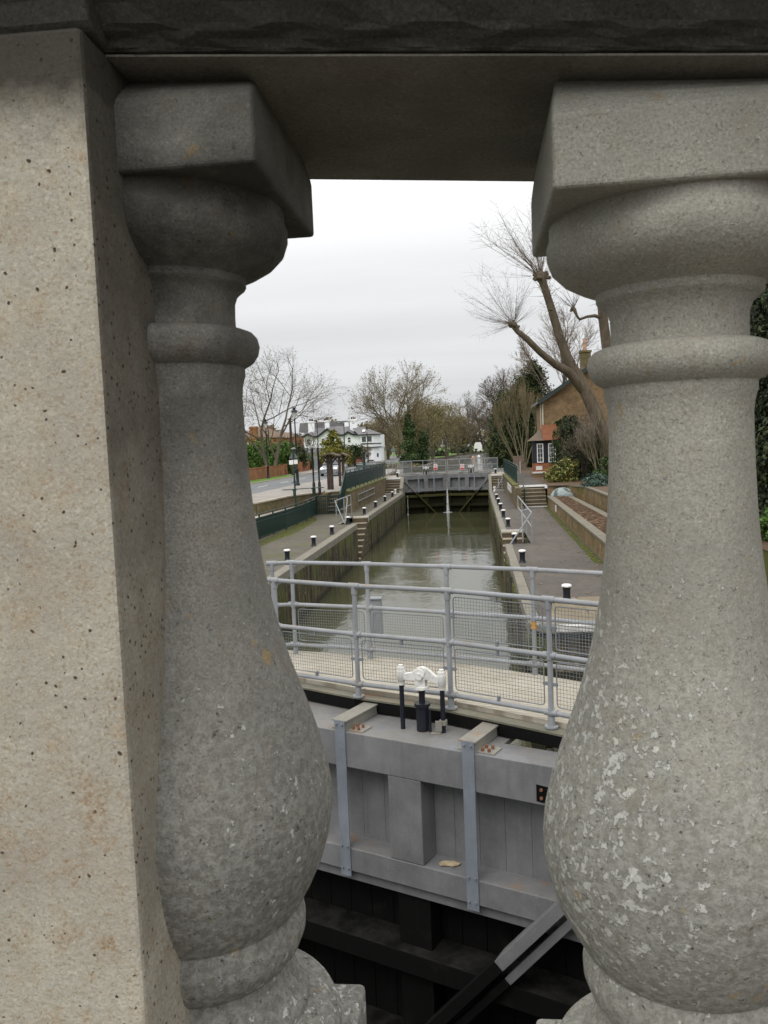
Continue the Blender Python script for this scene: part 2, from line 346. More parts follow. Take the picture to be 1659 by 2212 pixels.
M['water_tail'] = water('tail_water', (.012,.013,.007), 1., .02)
def mossm():
    t = NT('patchy_moss', .95, .1); n = t.noise(2.2, 7, .75); f = t.noise(14, 5, .7)
    t.col(t.ramp(f, [(.35, (.05,.06,.012)), (.65, (.13,.15,.03))])); t.L(t.ramp(t.math('ADD', n, t.math('MULTIPLY', f, .35)), [(.56, 0), (.72, .9)]), t.b.inputs['Alpha']); return t.mat
M['mossy'] = mossm()
M['chan'] = paint('mossy_steel', (.15,.145,.105), .7, .6, .4)
# ================================================================= BRIDGE PARAPET (foreground)
SL = -.077; SK = .026
def shear(mb): mb.v = [(x, y+SK*x, z+SL*x) for x, y, z in mb.v]; return mb
def zrail(x): return .279+SL*x
t = thing('parapet_rail', 'dark grimy stone top rail of the bridge parapet spanning both balusters', 'parapet rail', (0,.75,.28))
def railprof(pts, x0, x1, nx=40):
    m = MB(); n = len(pts)
    for i in range(nx+1):
        x = x0+(x1-x0)*i/nx
        for k, (y, z) in enumerate(pts):
            w = .0012*sin(x*61+k*2.1)+.0008*sin(x*143+k)
            m.v.append((x, y+w, z+.279+w*.6))
    for i in range(nx):
        for k in range(n):
            a = i*n+k; b = i*n+(k+1)%n; m.f.append((a, b, b+n, a+n)); m.m.append(0); m.sm.append(False)
    return shear(m)
pp = [(.618,.0015),(.904,.0),(.908,.004),(.908,.022),(.93,.034),(.955,.06),(.955,.12),(.53,.12),(.53,.09),(.548,.062),(.578,.040),(.594,.024),(.602,.014),(.606,.0105),(.612,.0075),(.616,.0035)]
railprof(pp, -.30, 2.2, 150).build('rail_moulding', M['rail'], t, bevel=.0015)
m = MB()   # underside slab
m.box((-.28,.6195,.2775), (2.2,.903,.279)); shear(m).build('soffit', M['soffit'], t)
t2 = thing('parapet_pier', 'beige pitted stone pier at the left edge with a dark stain under its cap', 'stone pier', (-.6,.75,-.7))
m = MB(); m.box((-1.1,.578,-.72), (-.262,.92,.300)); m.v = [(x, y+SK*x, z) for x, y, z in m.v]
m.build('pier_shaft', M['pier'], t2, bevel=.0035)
m = MB(); pts = [(.588,.3005),(.93,.3005),(.955,.33),(.955,.42),(.53,.42),(.53,.37),(.56,.345),(.580,.32),(.583,.306)]
for xx in (-1.1,-.258):
    for y, z in pts: m.v.append((xx, y+SK*xx, z+ (0 if xx > -1 else .0)))
n = len(pts)
for k in range(n): m.f.append((k, (k+1)%n, (k+1)%n+n, k+n)); m.m.append(0); m.sm.append(False)
m.f += [tuple(range(n))[::-1], tuple(range(n, 2*n))]; m.m += [0,0]; m.sm += [False, False]
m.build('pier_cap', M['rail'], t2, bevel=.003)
BP = [(.1085,.186),(.1085,.172),(.1110,.165),(.1110,.156),(.107,.145),(.0975,.1355),(.085,.1285),(.073,.1235),(.0712,.1225),(.0705,.121),(.0705,.117),(.0695,.1155),(.066,.113),(.062,.109),(.0595,.102),(.059,.09),(.0592,.0785),(.062,.0778),(.0685,.0768),(.0745,.0745),(.0785,.070),(.0802,.063),(.0785,.0555),(.074,.049),(.067,.0448),(.0655,.0438),(.0655,.0365),(.064,.033),(.0625,.026),(.0618,.018),(.062,0),(.063,-.03),(.0645,-.06),(.0665,-.085),(.0695,-.112),(.0735,-.14),(.0785,-.168),(.085,-.197),(.0925,-.224),(.101,-.25),(.1105,-.277),(.119,-.304),(.1255,-.331),(.1282,-.352),(.1275,-.372),(.1235,-.393),(.116,-.416),(.106,-.437),(.096,-.454),(.0915,-.4595),(.0930,-.463),(.0955,-.469),(.0965,-.476),(.0958,-.486),(.0905,-.499),(.083,-.508),(.0785,-.512),(.079,-.52),(.084,-.531),(.091,-.541),(.0955,-.547),(.0968,-.5495),(.0965,-.556),(.101,-.557),(.1145,-.561),(.1225,-.568),(.1275,-.579),(.1275,-.592),(.122,-.604),(.114,-.61),(.112,-.622)]
def lerp_(z, T):
    for (a, fa), (b, fb) in zip(T[:-1], T[1:]):
        if z >= b: return fa+(fb-fa)*min(1, max(0, (a-z)/(a-b)))
    return T[-1][1]
frR = lambda z: lerp_(z, [(.2,.975),(.14,.975),(.10,.94),(.07,.95),(-.15,.945),(-.28,.972),(-.42,.972),(-.47,.948),(-.56,.97),(-.7,1)])
frL = lambda z: .98
def baluster(label, cx, cy, dz, mat, hw, seed, fr):
    t = thing('baluster', label, 'baluster', (cx, cy, dz-.70), 'turned stone balusters of the bridge parapet')
    rnd = random.Random(seed)
    m = MB(); x0, x1, y0, y1 = cx-hw, cx+hw, cy-hw, cy+hw; zb = dz+.182
    za = dz+.232; n = 6; vs = [(x0,y0,zb),(x1,y0,zb),(x1,y1,zb),(x0,y1,zb)]
    for i in range(n+1):
        f = i/n; g = f**1.3; zl_, zr_ = za+(zrail(x0)+.003-za)*f, za+(zrail(x1)+.003-za)*f
        vs += [(x0+.008*g, y0+.043*g, zl_), (x1-.008*g, y0+.043*g, zr_), (x1-.008*g, y1, zr_), (x0+.008*g, y1, zl_)]
    m.add(vs, [(0,3,2,1)]+[(i*4+k, i*4+(k+1)%4, i*4+4+(k+1)%4, i*4+4+k) for i in range(n+1) for k in range(4)])
    m.build('capital_block', mat, t, bevel=.0035, seg=3)
    m = MB(); m.lathe([(r*fr(z), z+dz) for r, z in BP], (cx, cy, 0), 128); so_ = m.build('turned_shaft', mat, t); so_.data.set_sharp_from_angle(angle=radians(33))
    m = MB(); m.box((cx-.130, cy-.130, dz-.70), (cx+.130, cy+.130, dz-.6225)); m.build('plinth', mat, t, bevel=.006, seg=3)
baluster('darker grey weathered baluster half built into the beige pier on the left', -.270, .735, .0345, M['balL'], .1145, 1, frL)
baluster('paler baluster on the right with white lichen patches over its bulging belly', .1745, .738, 0, M['balR'], .1125, 2, frR)
t = thing('bridge', 'stone bridge carrying the parapet over the lock', 'bridge', (0, -2, -1.3))
m = MB(); m.box((-1.2,.57,-1.2), (2.2,.93,-.70)); shear(m); m.build('parapet_base', M['balL'], t)
m = MB(); m.box((-14,-7,-1.75), (10,.98,-1.22)); m.build('bridge_deck', M['asphalt'], t)
# ================================================================= LOCK GATES
def leaf_local(parent, top, hinge, apex, side, near, gear_label=None):
    """one mitre leaf; s runs from the hinge post to the mitre, o is depth behind the downstream face"""
    H = Vector((*hinge, 0)); A = Vector((*apex, 0)); e = (A-H).normalized(); Ln = (A-H).length
    nrm = Vector((-e.y, e.x, 0)); nrm = nrm if nrm.y > 0 else -nrm
    def pt(s, o, z): p = H+e*s+nrm*o; return (p.x, p.y, z)
    def bx(m, s0, s1, o0, o1, z0, z1):
        vs = [pt(s, o, z) for z in (z0, z1) for o in (o0, o1) for s in (s0, s1)]
        f = [(0,2,3,1),(4,5,7,6),(0,1,5,4),(1,3,7,5),(3,2,6,7),(2,0,4,6)]
        if side < 0: f = [q[::-1] for q in f]
        m.add(vs, f)
    T = top
    m = MB(); bx(m, 0, Ln, 0, .34, T-.345, T); m.build('top_beam', M['gate'], parent, bevel=.008)
    m = MB(); bx(m, 1.02 if near else 0, Ln, .342, .72, T-.05, T-.004); m.build('top_plate', M['gate'], parent)
    m = MB()
    k = int(Ln/.235)
    for i in range(k): bx(m, i*Ln/k+(.0015 if near else .004), (i+1)*Ln/k-(.0015 if near else .004), .26, .33, T-1.20, T-.35)
    bx(m, 0, Ln, .30, .34, T-1.18, T-.35); m.build('boarding', M['gate'], parent)
    m = MB(); bx(m, 1.70, 2.045, .004, .25, T-1.135, T-.348); m.build('centre_post', M['gate'], parent, bevel=.006)
    m = MB(); bx(m, 0, .30, .002, .25, T-1.135, T-.348); m.build('heel_post', M['gate'], parent, bevel=.006)
    m = MB(); bx(m, Ln-.30, Ln, .002, .25, T-1.135, T-.348); m.build('mitre_post', M['gate'], parent, bevel=.006)
    m = MB(); bx(m, 0, Ln, .0, .33, T-1.37, T-1.14); m.build('lower_beam', M['gate'], parent, bevel=.008)
    m = MB(); bx(m, 0, Ln, .06, .32, T-1.49, T-1.372); m.build('packing_beam', M['gate'] if near else M['weed'], parent, bevel=.006)
    dark = M['black'] if near else M['weed']
    m = MB()
    k = int(Ln/.24)
    for i in range(k): bx(m, i*Ln/k+.004, (i+1)*Ln/k-.004, .34, .42, T-4.2, T-1.49)
    m.build('lower_boarding', dark, parent)
    for i, (z0, z1) in enumerate(((T-2.21, T-2.0), (T-3.20, T-2.95)) if near else ((T-1.83, T-1.62), (T-2.66, T-2.45))):
        m = MB(); bx(m, 0, Ln, -.02 if near else .02, .335, z0, z1); m.build('cross_beam', dark if near else (M['weedgreen'], M['weed'])[i], parent, bevel=.01)
    m = MB(); bx(m, 1.70, 2.04, .10, .335, T-4.2, T-1.5); bx(m, Ln-.28, Ln, .10, .335, T-4.2, T-1.5); m.build('lower_post', dark, parent)
    # diagonal brace, grey above, tarred below
    zs = lambda s: T-.69-1.17*s
    s1 = .92 if near else 1.0; s2 = min(Ln-.2, (4.1-.69)/1.17)
    if near:
        m = MB(); m.beam(pt(.0, -.05, zs(0)), pt(s1, -.05, zs(s1)), .10, .21, nrm); m.beam(pt(.0, -.03, zs(0)-.20), pt(s1-.05, -.03, zs(s1)-.16), .07, .12, nrm); m.build('brace_upper', M['gate'], parent, bevel=.004)
        m = MB(); m.beam(pt(s1, -.05, zs(s1)), pt(s2, -.05, zs(s2)), .10, .21, nrm); m.beam(pt(s1-.04, -.03, zs(s1)-.17), pt(s2, -.03, zs(s2)-.20), .07, .12, nrm); m.build('brace_lower', M['black'], parent, bevel=.004)
    else:
        zf = lambda s: T-.42-1.07*s; m = MB(); m.beam(pt(.05, -.06, zf(.05)), pt(.9, -.06, zf(.9)), .10, .17, nrm); m.build('brace_upper', M['gate'], parent)
        m = MB(); m.beam(pt(.9, -.06, zf(.9)), pt(2.75, -.06, zf(2.75)), .10, .17, nrm); m.build('brace_lower', M['weedgreen'], parent)
    # straps and their walkway brackets
    for (sa, sb) in ((1.15, 1.265), (2.49, 2.605)):
        m = MB(); bx(m, sa, sb, -.016, -.002, T-1.42, T+.105); st = m.build('strap', M['strap'], parent, bevel=.003)
        for z in (T+.07, T-1.12, T-1.34) if near else ():
            for q in (.025, .09):
                m = MB(); p = Vector(pt(sa+q, -.018, z)); m.tube([p, p-nrm*.014], .011, 6); m.build('bolt', M['strap'], st)
        m = MB(); bx(m, sa-.02, sb+.03, -.014, .80, T+.095, T+.108); bx(m, sb-.004, sb+.008, .0, .78, T-.0, T+.0945)
        bx(m, sa-.004, sa+.008, .0, .78, T-.0, T+.0945); m.build('bracket', M['beamtop'], parent)
        m = MB(); bx(m, sa-.17, sb+.06, .03, .20, T+.001, T+.012); p = m.build('foot_plate', M['beamtop'], parent)
        for o in (.06, .14) if near else ():
            for s in (sa-.11, sa-.05):
                m = MB(); q = Vector(pt(s, o, T+.012)); m.tube([q, q+Vector((0,0,.03))], .014, 6); m.build('bolt', simpl_rust, p)
    return pt, e, nrm, Ln
simpl_rust = simple('rusty_bolt', (.20,.09,.05), .85, .3, 30)
def paddle_gear(parent, c, e, T, s=1.):
    """white rocker on two black rods with a ram between them"""
    c = Vector((*c, T)); e = Vector(e)
    P = lambda a, z, o=0: c+e*a*s+Vector((-e.y, e.x, 0))*o+Vector((0,0,z*s))
    for a in (-.20, .20): m = MB(); m.tube([P(a,-.1), P(a,.47)], .0225, 10); m.build('lift_rod', M['navy'], parent)
    m = MB(); m.tube([P(0,-.05), P(0,.25)], .060, 14); m.tube([P(0,.235), P(0,.265)], .075, 14); m.tube([P(0,.26), P(0,.42)], .030, 10); m.tube([P(0,.37), P(0,.395), P(0,.42)], [.03,.048,.05], 12)
    m.tube([P(.085,-.05,-.04), P(.085,.22,-.04)], .012, 6); m.build('ram', M['navy'], parent)
    m = MB(); a = P(.2, 0, -.035); m.beam(P(.17,.02,-.055), P(.17,.12,-.055), .06, .012, (0,1,0)); m.tube([P(.2,.07), P(.2,.115)], .038, 8); m.beam(P(.10,.006,-.09), P(.19,.006,-.06), .05, .012); m.build('rod_clamp', M['beamtop'], parent)
    m = MB(); m.smooth = False
    prof = [(-.20,.535),(-.13,.545),(-.09,.555),(-.03,.60),(.01,.612),(.05,.605),(.10,.57),(.15,.53),(.20,.52),(.20,.45),(.13,.462),(.06,.49),(-.06,.48),(-.12,.475),(-.20,.475)]
    n = len(prof)
    vs = [P(a, z, o) for o in (-.022, .022) for a, z in prof]
    m.add(vs, [tuple(range(n)), tuple(range(n, 2*n))[::-1]]+[(i, i+n, (i+1)%n+n, (i+1)%n) for i in range(n)])
    y = m.build('yoke', M['yoke'], parent, bevel=.005)
    for a, dz in ((-.2, .012), (.2, -.012)):
        m = MB(); m.tube([P(a,.415+dz), P(a,.455+dz), P(a,.46+dz), P(a,.55+dz)], [.034,.034,.040,.040], 12); m.tube([P(a,.55+dz), P(a,.585+dz)], .036, 6); m.tube([P(a,.585+dz), P(a,.605+dz)], .024, 8); m.build('rod_sleeve', M['yoke'], y)
    m = MB(); m.tube([P(0,.40), P(0,.425)], .07, 14); m.beam(P(0,.42,-.04), P(0,.56,-.04), .09, .018, (0,1,0)); m.beam(P(0,.42,.04), P(0,.56,.04), .09, .018, (0,1,0))
    m.tube([P(0,.53,-.075), P(0,.53,.06)], .034, 6); m.tube([P(0,.55,-.052), P(0,.55,-.03)], .045, 14); m.build('pivot_bracket', M['yoke'], y)
ng = thing('lock_gate', 'near grey lock gate leaf with steel straps and white lifting gear, seen between the balusters', 'lock gate', (.95,6.518,-5.9), 'lock gate leaves')
ptn, en, nn_, LnN = leaf_local(ng, -2.655, (.95,6.518), (-2.45,8.093), 1, True)
gc = (-.575, 7.60); paddle_gear(ng, gc, (.969,-.247,0), -2.655)
m = MB(); vs = [ptn(s, -.004, z) for s, z in ((.44,-2.835),(.595,-2.825),(.595,-2.97),(.44,-2.98))]; m.add(vs, [(0,1,2,3)]); m.build('bolt_plate', M['black'], ng)
for s, z in ((.55,-2.865),(.55,-2.935)): m = MB(); q = Vector(ptn(s,-.004,z)); m.tube([q, q-nn_*.012], .014, 8); m.build('bolt', simpl_rust, ng)
lp = Vector(ptn(1.50, .13, -3.793))
m = MB(); rr = random.Random(3); k = 16
ring = [(lp.x+(.105*cos(2*pi*i/k)*(1+rr.uniform(-.2,.2))), lp.y+.04*sin(2*pi*i/k)*(1+rr.uniform(-.3,.3)), lp.z+.004+rr.uniform(0,.01)) for i in range(k)]
m.add(ring+[(a, b, c+.008) for a, b, c in ring], [tuple(range(k))[::-1], tuple(range(k, 2*k))]+[(i, (i+1)%k, k+(i+1)%k, k+i) for i in range(k)])
tag(m.build('bark_flake', simple('pale_bark', (.42,.34,.22), .9, .25, 20), org=lp), 'pale torn piece of bark lying on the ledge of the near gate', 'bark piece')
# ---- footbridge beside the near gate
FP = [(-3.6,9.35),(-2.95,9.12),(-1.97,8.66),(-1.262,8.24),(-.311,7.80),(.586,7.20),(1.35,6.66),(2.2,6.05)]
BPk = [(-3.75,10.62),(-3.1,10.35),(-2.42,10.07),(-1.30,9.72),(.04,9.18),(1.15,8.45),(1.95,7.9),(2.8,7.25)]
wk = thing('gate_footbridge', 'narrow pale grooved footbridge deck behind the near gate', 'footbridge', (0,8.3,-2.6))
m = MB(); F2 = [(x*1.0+.07, y+.13) for x, y in FP]; m.prism(F2+BPk[::-1], -2.545, -2.478); m.build('deck', M['deck'], wk)
m = MB()
for a, b in zip(FP[:-1], FP[1:]):
    a3 = Vector((*a, -2.52)); b3 = Vector((*b, -2.52)); d = (b3-a3).normalized(); nn = Vector((-d.y, d.x, 0))
    m.beam(a3+nn*.0, b3+nn*.0, .15, .018)
m.build('edge_channel', M['chan'], wk)
m = MB()
for a, b in zip(FP[:-1], FP[1:]):
    a3 = Vector((*a, -2.585)); b3 = Vector((*b, -2.585)); d = (b3-a3).normalized(); nn = Vector((-d.y, d.x, 0)); m.beam(a3-nn*.066, b3-nn*.066, .012, .11)
m.build('channel_web', M['black'], wk)
m = MB()
for a, b in zip(FP[:-1], FP[1:]):
    a3 = Vector((*a, -2.49)); b3 = Vector((*b, -2.49)); d = (b3-a3).normalized(); nn = Vector((-d.y, d.x, 0)); m.beam(a3+nn*.095, b3+nn*.095, .035, .05)
m.build('kerb_strip', M['deck'], wk)
m = MB()
for a, b in zip(BPk[:-1], BPk[1:]): m.beam((*a, -2.60), (*b, -2.60), .08, .16)
m.build('rear_beam', M['beamtop'], wk)
def mesh_panel(par, a, b, z0, z1, pitch=.031, w=.0021, fr=.0056, corner=.03):
    a = Vector((*a, 0)); b = Vector((*b, 0)); d = (b-a); Ln = d.length; d.normalize()
    P = lambda s, z: a+d*s+Vector((0,0,z))
    c = corner; f = MB()
    loop = [P(c,z0),P(Ln-c,z0),P(Ln-.3*c,z0+.3*c),P(Ln,z0+c),P(Ln,z1-c),P(Ln-.3*c,z1-.3*c),P(Ln-c,z1),P(c,z1),P(.3*c,z1-.3*c),P(0,z1-c),P(0,z0+c),P(.3*c,z0+.3*c),P(c,z0)]
    f.tube(loop, fr, 6, caps=False); fo = f.build('panel_frame', M['wire'], par)
    m = MB(); n = max(2, int(Ln/pitch))
    for i in range(1, n): s = Ln*i/n; m.tube([P(s,z0), P(s,z1)], w, 3, caps=False)
    n = max(2, int((z1-z0)/pitch))
    for i in range(1, n): z = z0+(z1-z0)*i/n; m.tube([P(0,z), P(Ln,z)], w, 3, caps=False)
    m.build('wire_grid', M['wire'], fo); return fo
def clamp_rail(name, label, posts, zb, ztop, zmid, zlow, panels_upper, panels_lower, rad=.0245):
    o = thing(name, label, 'safety rail', (posts[1][0], posts[1][1], zb), 'tubular safety rails along the near footbridge')
    n = len(posts); V = lambda p, z: Vector((p[0], p[1], z))
    for z in (ztop, zmid, zlow):
        m = MB(); m.tube([V(p, z) for p in posts], rad*.98, 12); m.build('rail_tube', M['tube'], o)
    for i, p in enumerate(posts):
        m = MB(); m.tube([V(p, zb), V(p, ztop)], rad, 12); po = m.build('post', M['tube'], o)
        a = Vector((*posts[max(i-1,0)], 0)); b = Vector((*posts[min(i+1,n-1)], 0)); d = (b-a).normalized()
        nn = Vector((d.y, -d.x, 0)); nn = nn if nn.y < 0 else -nn
        for z in (ztop, zmid, zlow):
            m = MB(); m.tube([V(p, z)-d*.062, V(p, z)+d*.062], rad*1.28, 12)
            m.tube([V(p, ztop), V(p, ztop-.085)], rad*1.28, 12) if z == ztop else m.tube([V(p, z-.035), V(p, z+.035)], rad*1.3, 12)
            for k in (-.048, .048): q = V(p, z)+d*k+nn*rad*1.2; m.tube([q-nn*.004, q+nn*.006], .0075, 8)
            m.build('tube_fitting', M['tube'], po)
        m = MB(); m.tube([V(p, zb+.12), V(p, zb+.0)], rad*1.3, 12); m.tube([V(p, zb+.012), V(p, zb-.004)], rad*2.5, 14); m.build('base_flange', M['tube'], po)
    for i in range(n-1):
        a = Vector((*posts[i], 0)); b = Vector((*posts[i+1], 0)); d = (b-a).normalized(); g = .062
        nn = Vector((d.y, -d.x, 0)); nn = nn if nn.y < 0 else -nn
        for on, z0, z1 in ((panels_upper, zmid+.055, ztop-.055), (panels_lower, zlow+.055, zmid-.055)):
            if i not in on: continue
            aa = a+d*g; bb = b-d*g; fo = mesh_panel(o, aa[:2], bb[:2], z0, z1)
            mid = (aa+bb)/2
            for zz, s in ((z1, 1), (z0, -1)): c = MB(); q = mid+Vector((0,0,zz)); c.beam(q-Vector((0,0,.012*s)), q+Vector((0,0,.055*s)), .022, .03, nn); c.build('panel_clip', M['wire'], fo)
            for s, pp_ in ((-1, aa), (1, bb)): c = MB(); q = pp_+Vector((0,0,(z0+z1)/2)); c.beam(q-d*.008*s, q+d*.05*s, .03, .02, nn); c.build('panel_clip', M['wire'], fo)
    return o
fposts = [(-3.1,9.10),(-2.20,8.66),(-1.262,8.177),(-.311,7.784),(.586,7.235),(1.42,6.66)]
clamp_rail('tubular_railing', 'nearer grey tube railing with wire mesh panels between near gate and footbridge', fposts, -2.5, -1.365, -1.860, -2.370, (3,4), (1,2,3,4))
bposts = [(-2.53,9.87),(-2.29,9.90),(-1.32,9.60),(-.371,9.22),(.557,8.84),(1.45,8.36)]
bo = clamp_rail('tubular_railing', 'farther grey tube railing on the lock side of the footbridge, mesh on its lower half', bposts, -2.5, -1.345, -1.865, -2.365, (), (), )
for i in range(1, 5):
    a = Vector(bposts[i]); b = Vector(bposts[i+1]); d = (b-a).normalized()*.062
    fo = mesh_panel(bo, a+d, b-d, -2.31, -1.92)
m = MB(); q = Vector((.557,8.80,-1.93)); m.tube([q-Vector((0,-.04,.05)), q+Vector((0,.04,.05))], .027, 12); m.build('orange_band', simple('orange_tape', (.55,.27,.05), .6, .1), bo)
# submerged box seen through the mesh: teal equipment cabinet hung behind far rail
a = aty(795,1305,10.0); 
t = thing('control_cabinet', 'small grey green control cabinet behind the far tube railing over the water', 'cabinet', (a.x, 10.0, -2.35))
m = MB(); c0 = aty(793,1292,9.95); c1 = aty(827,1372,9.95); m.box((c0.x,9.85,c1.z), (c1.x,9.99,c0.z)); m.build('casing', M['tube'], t, bevel=.004)
m = MB(); m.box((c0.x-.01,9.83,c0.z), (c1.x+.01,10.0,c0.z+.012)); m.build('lid', M['strap'], t)
# ================================================================= LOCK CHAMBER
XL, XR = -5.85, .95; YF = 67.4
lw = thing('lock_wall', 'streaked mossy left wall of the lock chamber with a stair recess', 'lock wall', (XL, 30, -7), 'lock chamber walls')
polyL = [(-9.3,-6),(XL,-6),(XL,39.8),(-6.68,39.8),(-6.68,44.2),(XL,44.2),(XL,YF+3),(-9.3,YF+3)]
m = MB(); m.prism(polyL, -8, LS-.26); m.build('wall_face', M['lockwall'], lw)
m = MB(); rr = random.Random(5)
y = 5.
while y < 66.5:
    w = rr.uniform(.9, 1.5)
    if not (38.6 < y < 44.3): m.box((XL-.05, y, -8), (XL+rr.uniform(.012,.055), y+w-.07, LS-.27))
    y += w
m.build('wall_facing', M['lockwall'], lw)
m = MB(); y = -6.
while y < 67:
    if y < 39.7 and y+1.45 > 39.7: y2 = 39.8
    elif 39.7 <= y < 44.1: y = 44.2; y2 = 45.6
    else: y2 = y+1.45
    y2 = min(y2, 67.2); m.box((XL-.33, y+.006, LS-.26), (XL+.02+rr.uniform(-.006,.006), y2-.006, LS+.012)); y = y2
    if y >= 67.2: break
m.build('coping', M['cope'], lw, bevel=.02)
def stairs(m, mr, x0, x1, yb, yt, zb, zt, n, base):      # climbs from (yb,zb) to (yt,zt)
    for i in range(n):
        ya = yb+(yt-yb)*i/n; z1 = zb+(zt-zb)*(i+1)/n
        mr.box((x0, ya, base), (x1, yt+.0, z1-.045)) if i == 0 else mr.box((x0, ya, zb+(zt-zb)*i/n), (x1, yt, z1-.045))
        m.box((x0-.0, ya-.02, z1-.045), (x1, ya+(yt-yb)/n+.004*0, z1))
def stair_thing(name, label, x0, x1, yb, yt, zb, zt, n, base, nose=None):
    o = thing(name, label, 'steps', ((x0+x1)/2, yb, base), 'stone steps round the lock')
    m, r = MB(), MB(); stairs(m, r, x0, x1, yb, yt, zb, zt, n, base)
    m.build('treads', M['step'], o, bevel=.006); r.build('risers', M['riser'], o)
    if nose:
        for yy, zz in nose: q = MB(); q.box((x0-.02, yy-.05, zz-.11), (x1+.02, yy-.022, zz+.012)); q.build('white_nosing', M['white'], o)
    return o
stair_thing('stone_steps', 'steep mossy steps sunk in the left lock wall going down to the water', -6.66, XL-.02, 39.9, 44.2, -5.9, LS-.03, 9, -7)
m = MB(); m.box((-6.75,44.10,LS-.32), (XL+.0,44.19,LS+.02)); tag(m.build('white_edge_board', M['offwhite'], org=(-6.3,44.1,LS)), 'white edge board across the top of the left recessed steps', 'edge board')
m = MB(); m.box((-6.80,39.8,LS+.002), (-6.68,44.2,LS+.03)); tag(m.build('kerb', M['cope'], org=(-6.7,42,LS)), 'low stone kerb beside the left recessed steps', 'kerb')
rw = thing('lock_wall', 'streaked right wall of the lock chamber seen edge on beyond the footbridge', 'lock wall', (XR, 30, -7), 'lock chamber walls')
m = MB(); m.prism([(XR,16.4),(5.9,16.4),(5.9,YF+3),(XR,YF+3),(XR,34.7),(1.86,34.7),(1.86,29.9),(XR,29.9)], -8, LS-.26); m.build('wall_face', M['lockwall'], rw)
m = MB(); y = 16.5
while y < 66.5:
    w = rr.uniform(.5, 1.1)
    if not (29. < y < 34.7): m.box((XR-rr.uniform(.02,.07), y, -8), (XR+.05, y+w-.10, LS-.27))
    y += w
m.build('wall_facing', M['lockwall'], rw)
m = MB(); y = 16.6
while y < 67.2:
    if y < 29.9 and y+1.45 > 29.9: y2 = 29.9
    elif 29.85 <= y < 34.6: y = 34.7; y2 = 36.1
    else: y2 = y+1.45
    y2 = min(y2, 67.2); m.box((XR-.02+rr.uniform(-.01,.01), y+.006, LS-.26), (XR+.24, y2-.006, LS+.012)); y = y2
m.build('coping', M['cope'], rw, bevel=.02)
m = MB(); m.prism([(XR+.0,16.6),(1.1,16.36),(1.35,16.2),(5.9,16.1),(5.9,16.6)], LS-.14, LS+.014); m.build('end_coping', M['cope'], rw, bevel=.02); m = MB(); m.prism([(1.45,16.19),(2.0,16.17),(5.9,16.08),(5.9,16.2),(2.0,16.29),(1.5,16.31)], LS-.10, LS+.019); m.build('white_edge', M['offwhite'], rw)
m = MB(); m.box((1.3,13.2,-8), (6,16.38,-4.55)); m.box((XR-.03,9.2,-8), (6,13.2,-4.15))
y = 9.2
while y < 15.9: m.box((XR-.12, y, -8), (XR-.02, y+.42, -4.2)); y += .55
m.build('lower_ledge', M['weed'], rw)
stair_thing('stone_steps', 'dark steps sunk in the right lock wall below the angled tube rail', XR+.02, 1.84, 30.0, 34.7, -5.6, LS-.03, 9, -7)
m = MB(); m.box((XR+.0,34.62,LS-.30), (1.90,34.70,LS+.02)); tag(m.build('white_edge_board', M['offwhite'], org=(1.4,34.6,LS)), 'white edge board across the top of the right recessed steps', 'edge board')
# paving of both locksides
m = MB(); m.sheet([(-9.3,-6),(XL-.335,-6),(XL-.335,39.8),(-6.80,39.8),(-6.80,44.2),(XL-.335,44.2),(XL-.335,66.0),(-9.3,66.0)], LS); m.sheet([(-6.80,44.19),(-6.80,44.2),(-6.2,44.2)], LS-.001)
struct('path', m, M['asphalt_moss'])
m = MB(); m.sheet([(XR+.245,16.6),(5.8,16.6),(5.8,49.5),(2.3,49.5),(2.3,66),(XR+.245,66),(XR+.245,34.7),(1.86,34.7),(1.86,29.9),(XR+.245,29.9)], LS); struct('path', m, M['asphalt'])
m = MB(); m.sheet([(1.42,16.64),(3.9,16.64),(3.9,19.3),(1.48,19.3)], LS+.005); struct('pavement', m, M['pad'])
m = MB(); m.sheet([(3.35,24.5),(3.64,24.5),(3.9,47),(3.66,47)], LS+.004); tag(m.build('moss_strip', M['mossy'], org=(3.6,30,LS)), kind='stuff')
m = MB(); m.sheet([(-8.95,30),(-8.55,30),(-8.1,37),(-8.35,42.5),(-8.8,44.5),(-8.95,44.5)], LS+.004); tag(m.build('moss_strip', M['mossy'], org=(-8.7,38,LS)), kind='stuff')
m = MB(); m.sheet([(-14,-30),(9,-30),(9,YF+3),(-14,YF+3)], -8); struct('lock_floor', m, M['earth'])
m = MB(); m.sheet([(-6.2,7.2),(-2.45,8.75),(1.4,7.1),(1.4,YF+2),(-6.2,YF+2)], WL); struct('lock_water', m, M['water_lock']); m = MB(); m.sheet([(-6.2,-30),(1.4,-30),(1.4,6.9),(-2.45,8.5),(-6.2,6.9)], -6.7); struct('tail_water', m, M['water_tail'])
m = MB(); m.box((1.38,-6,-8), (6,9.15,-3.9)); tag(m.build('abutment_wall', M['lockwall'], org=(3,2,-8)), 'dark stone abutment beside the lock under the bridge', 'abutment')
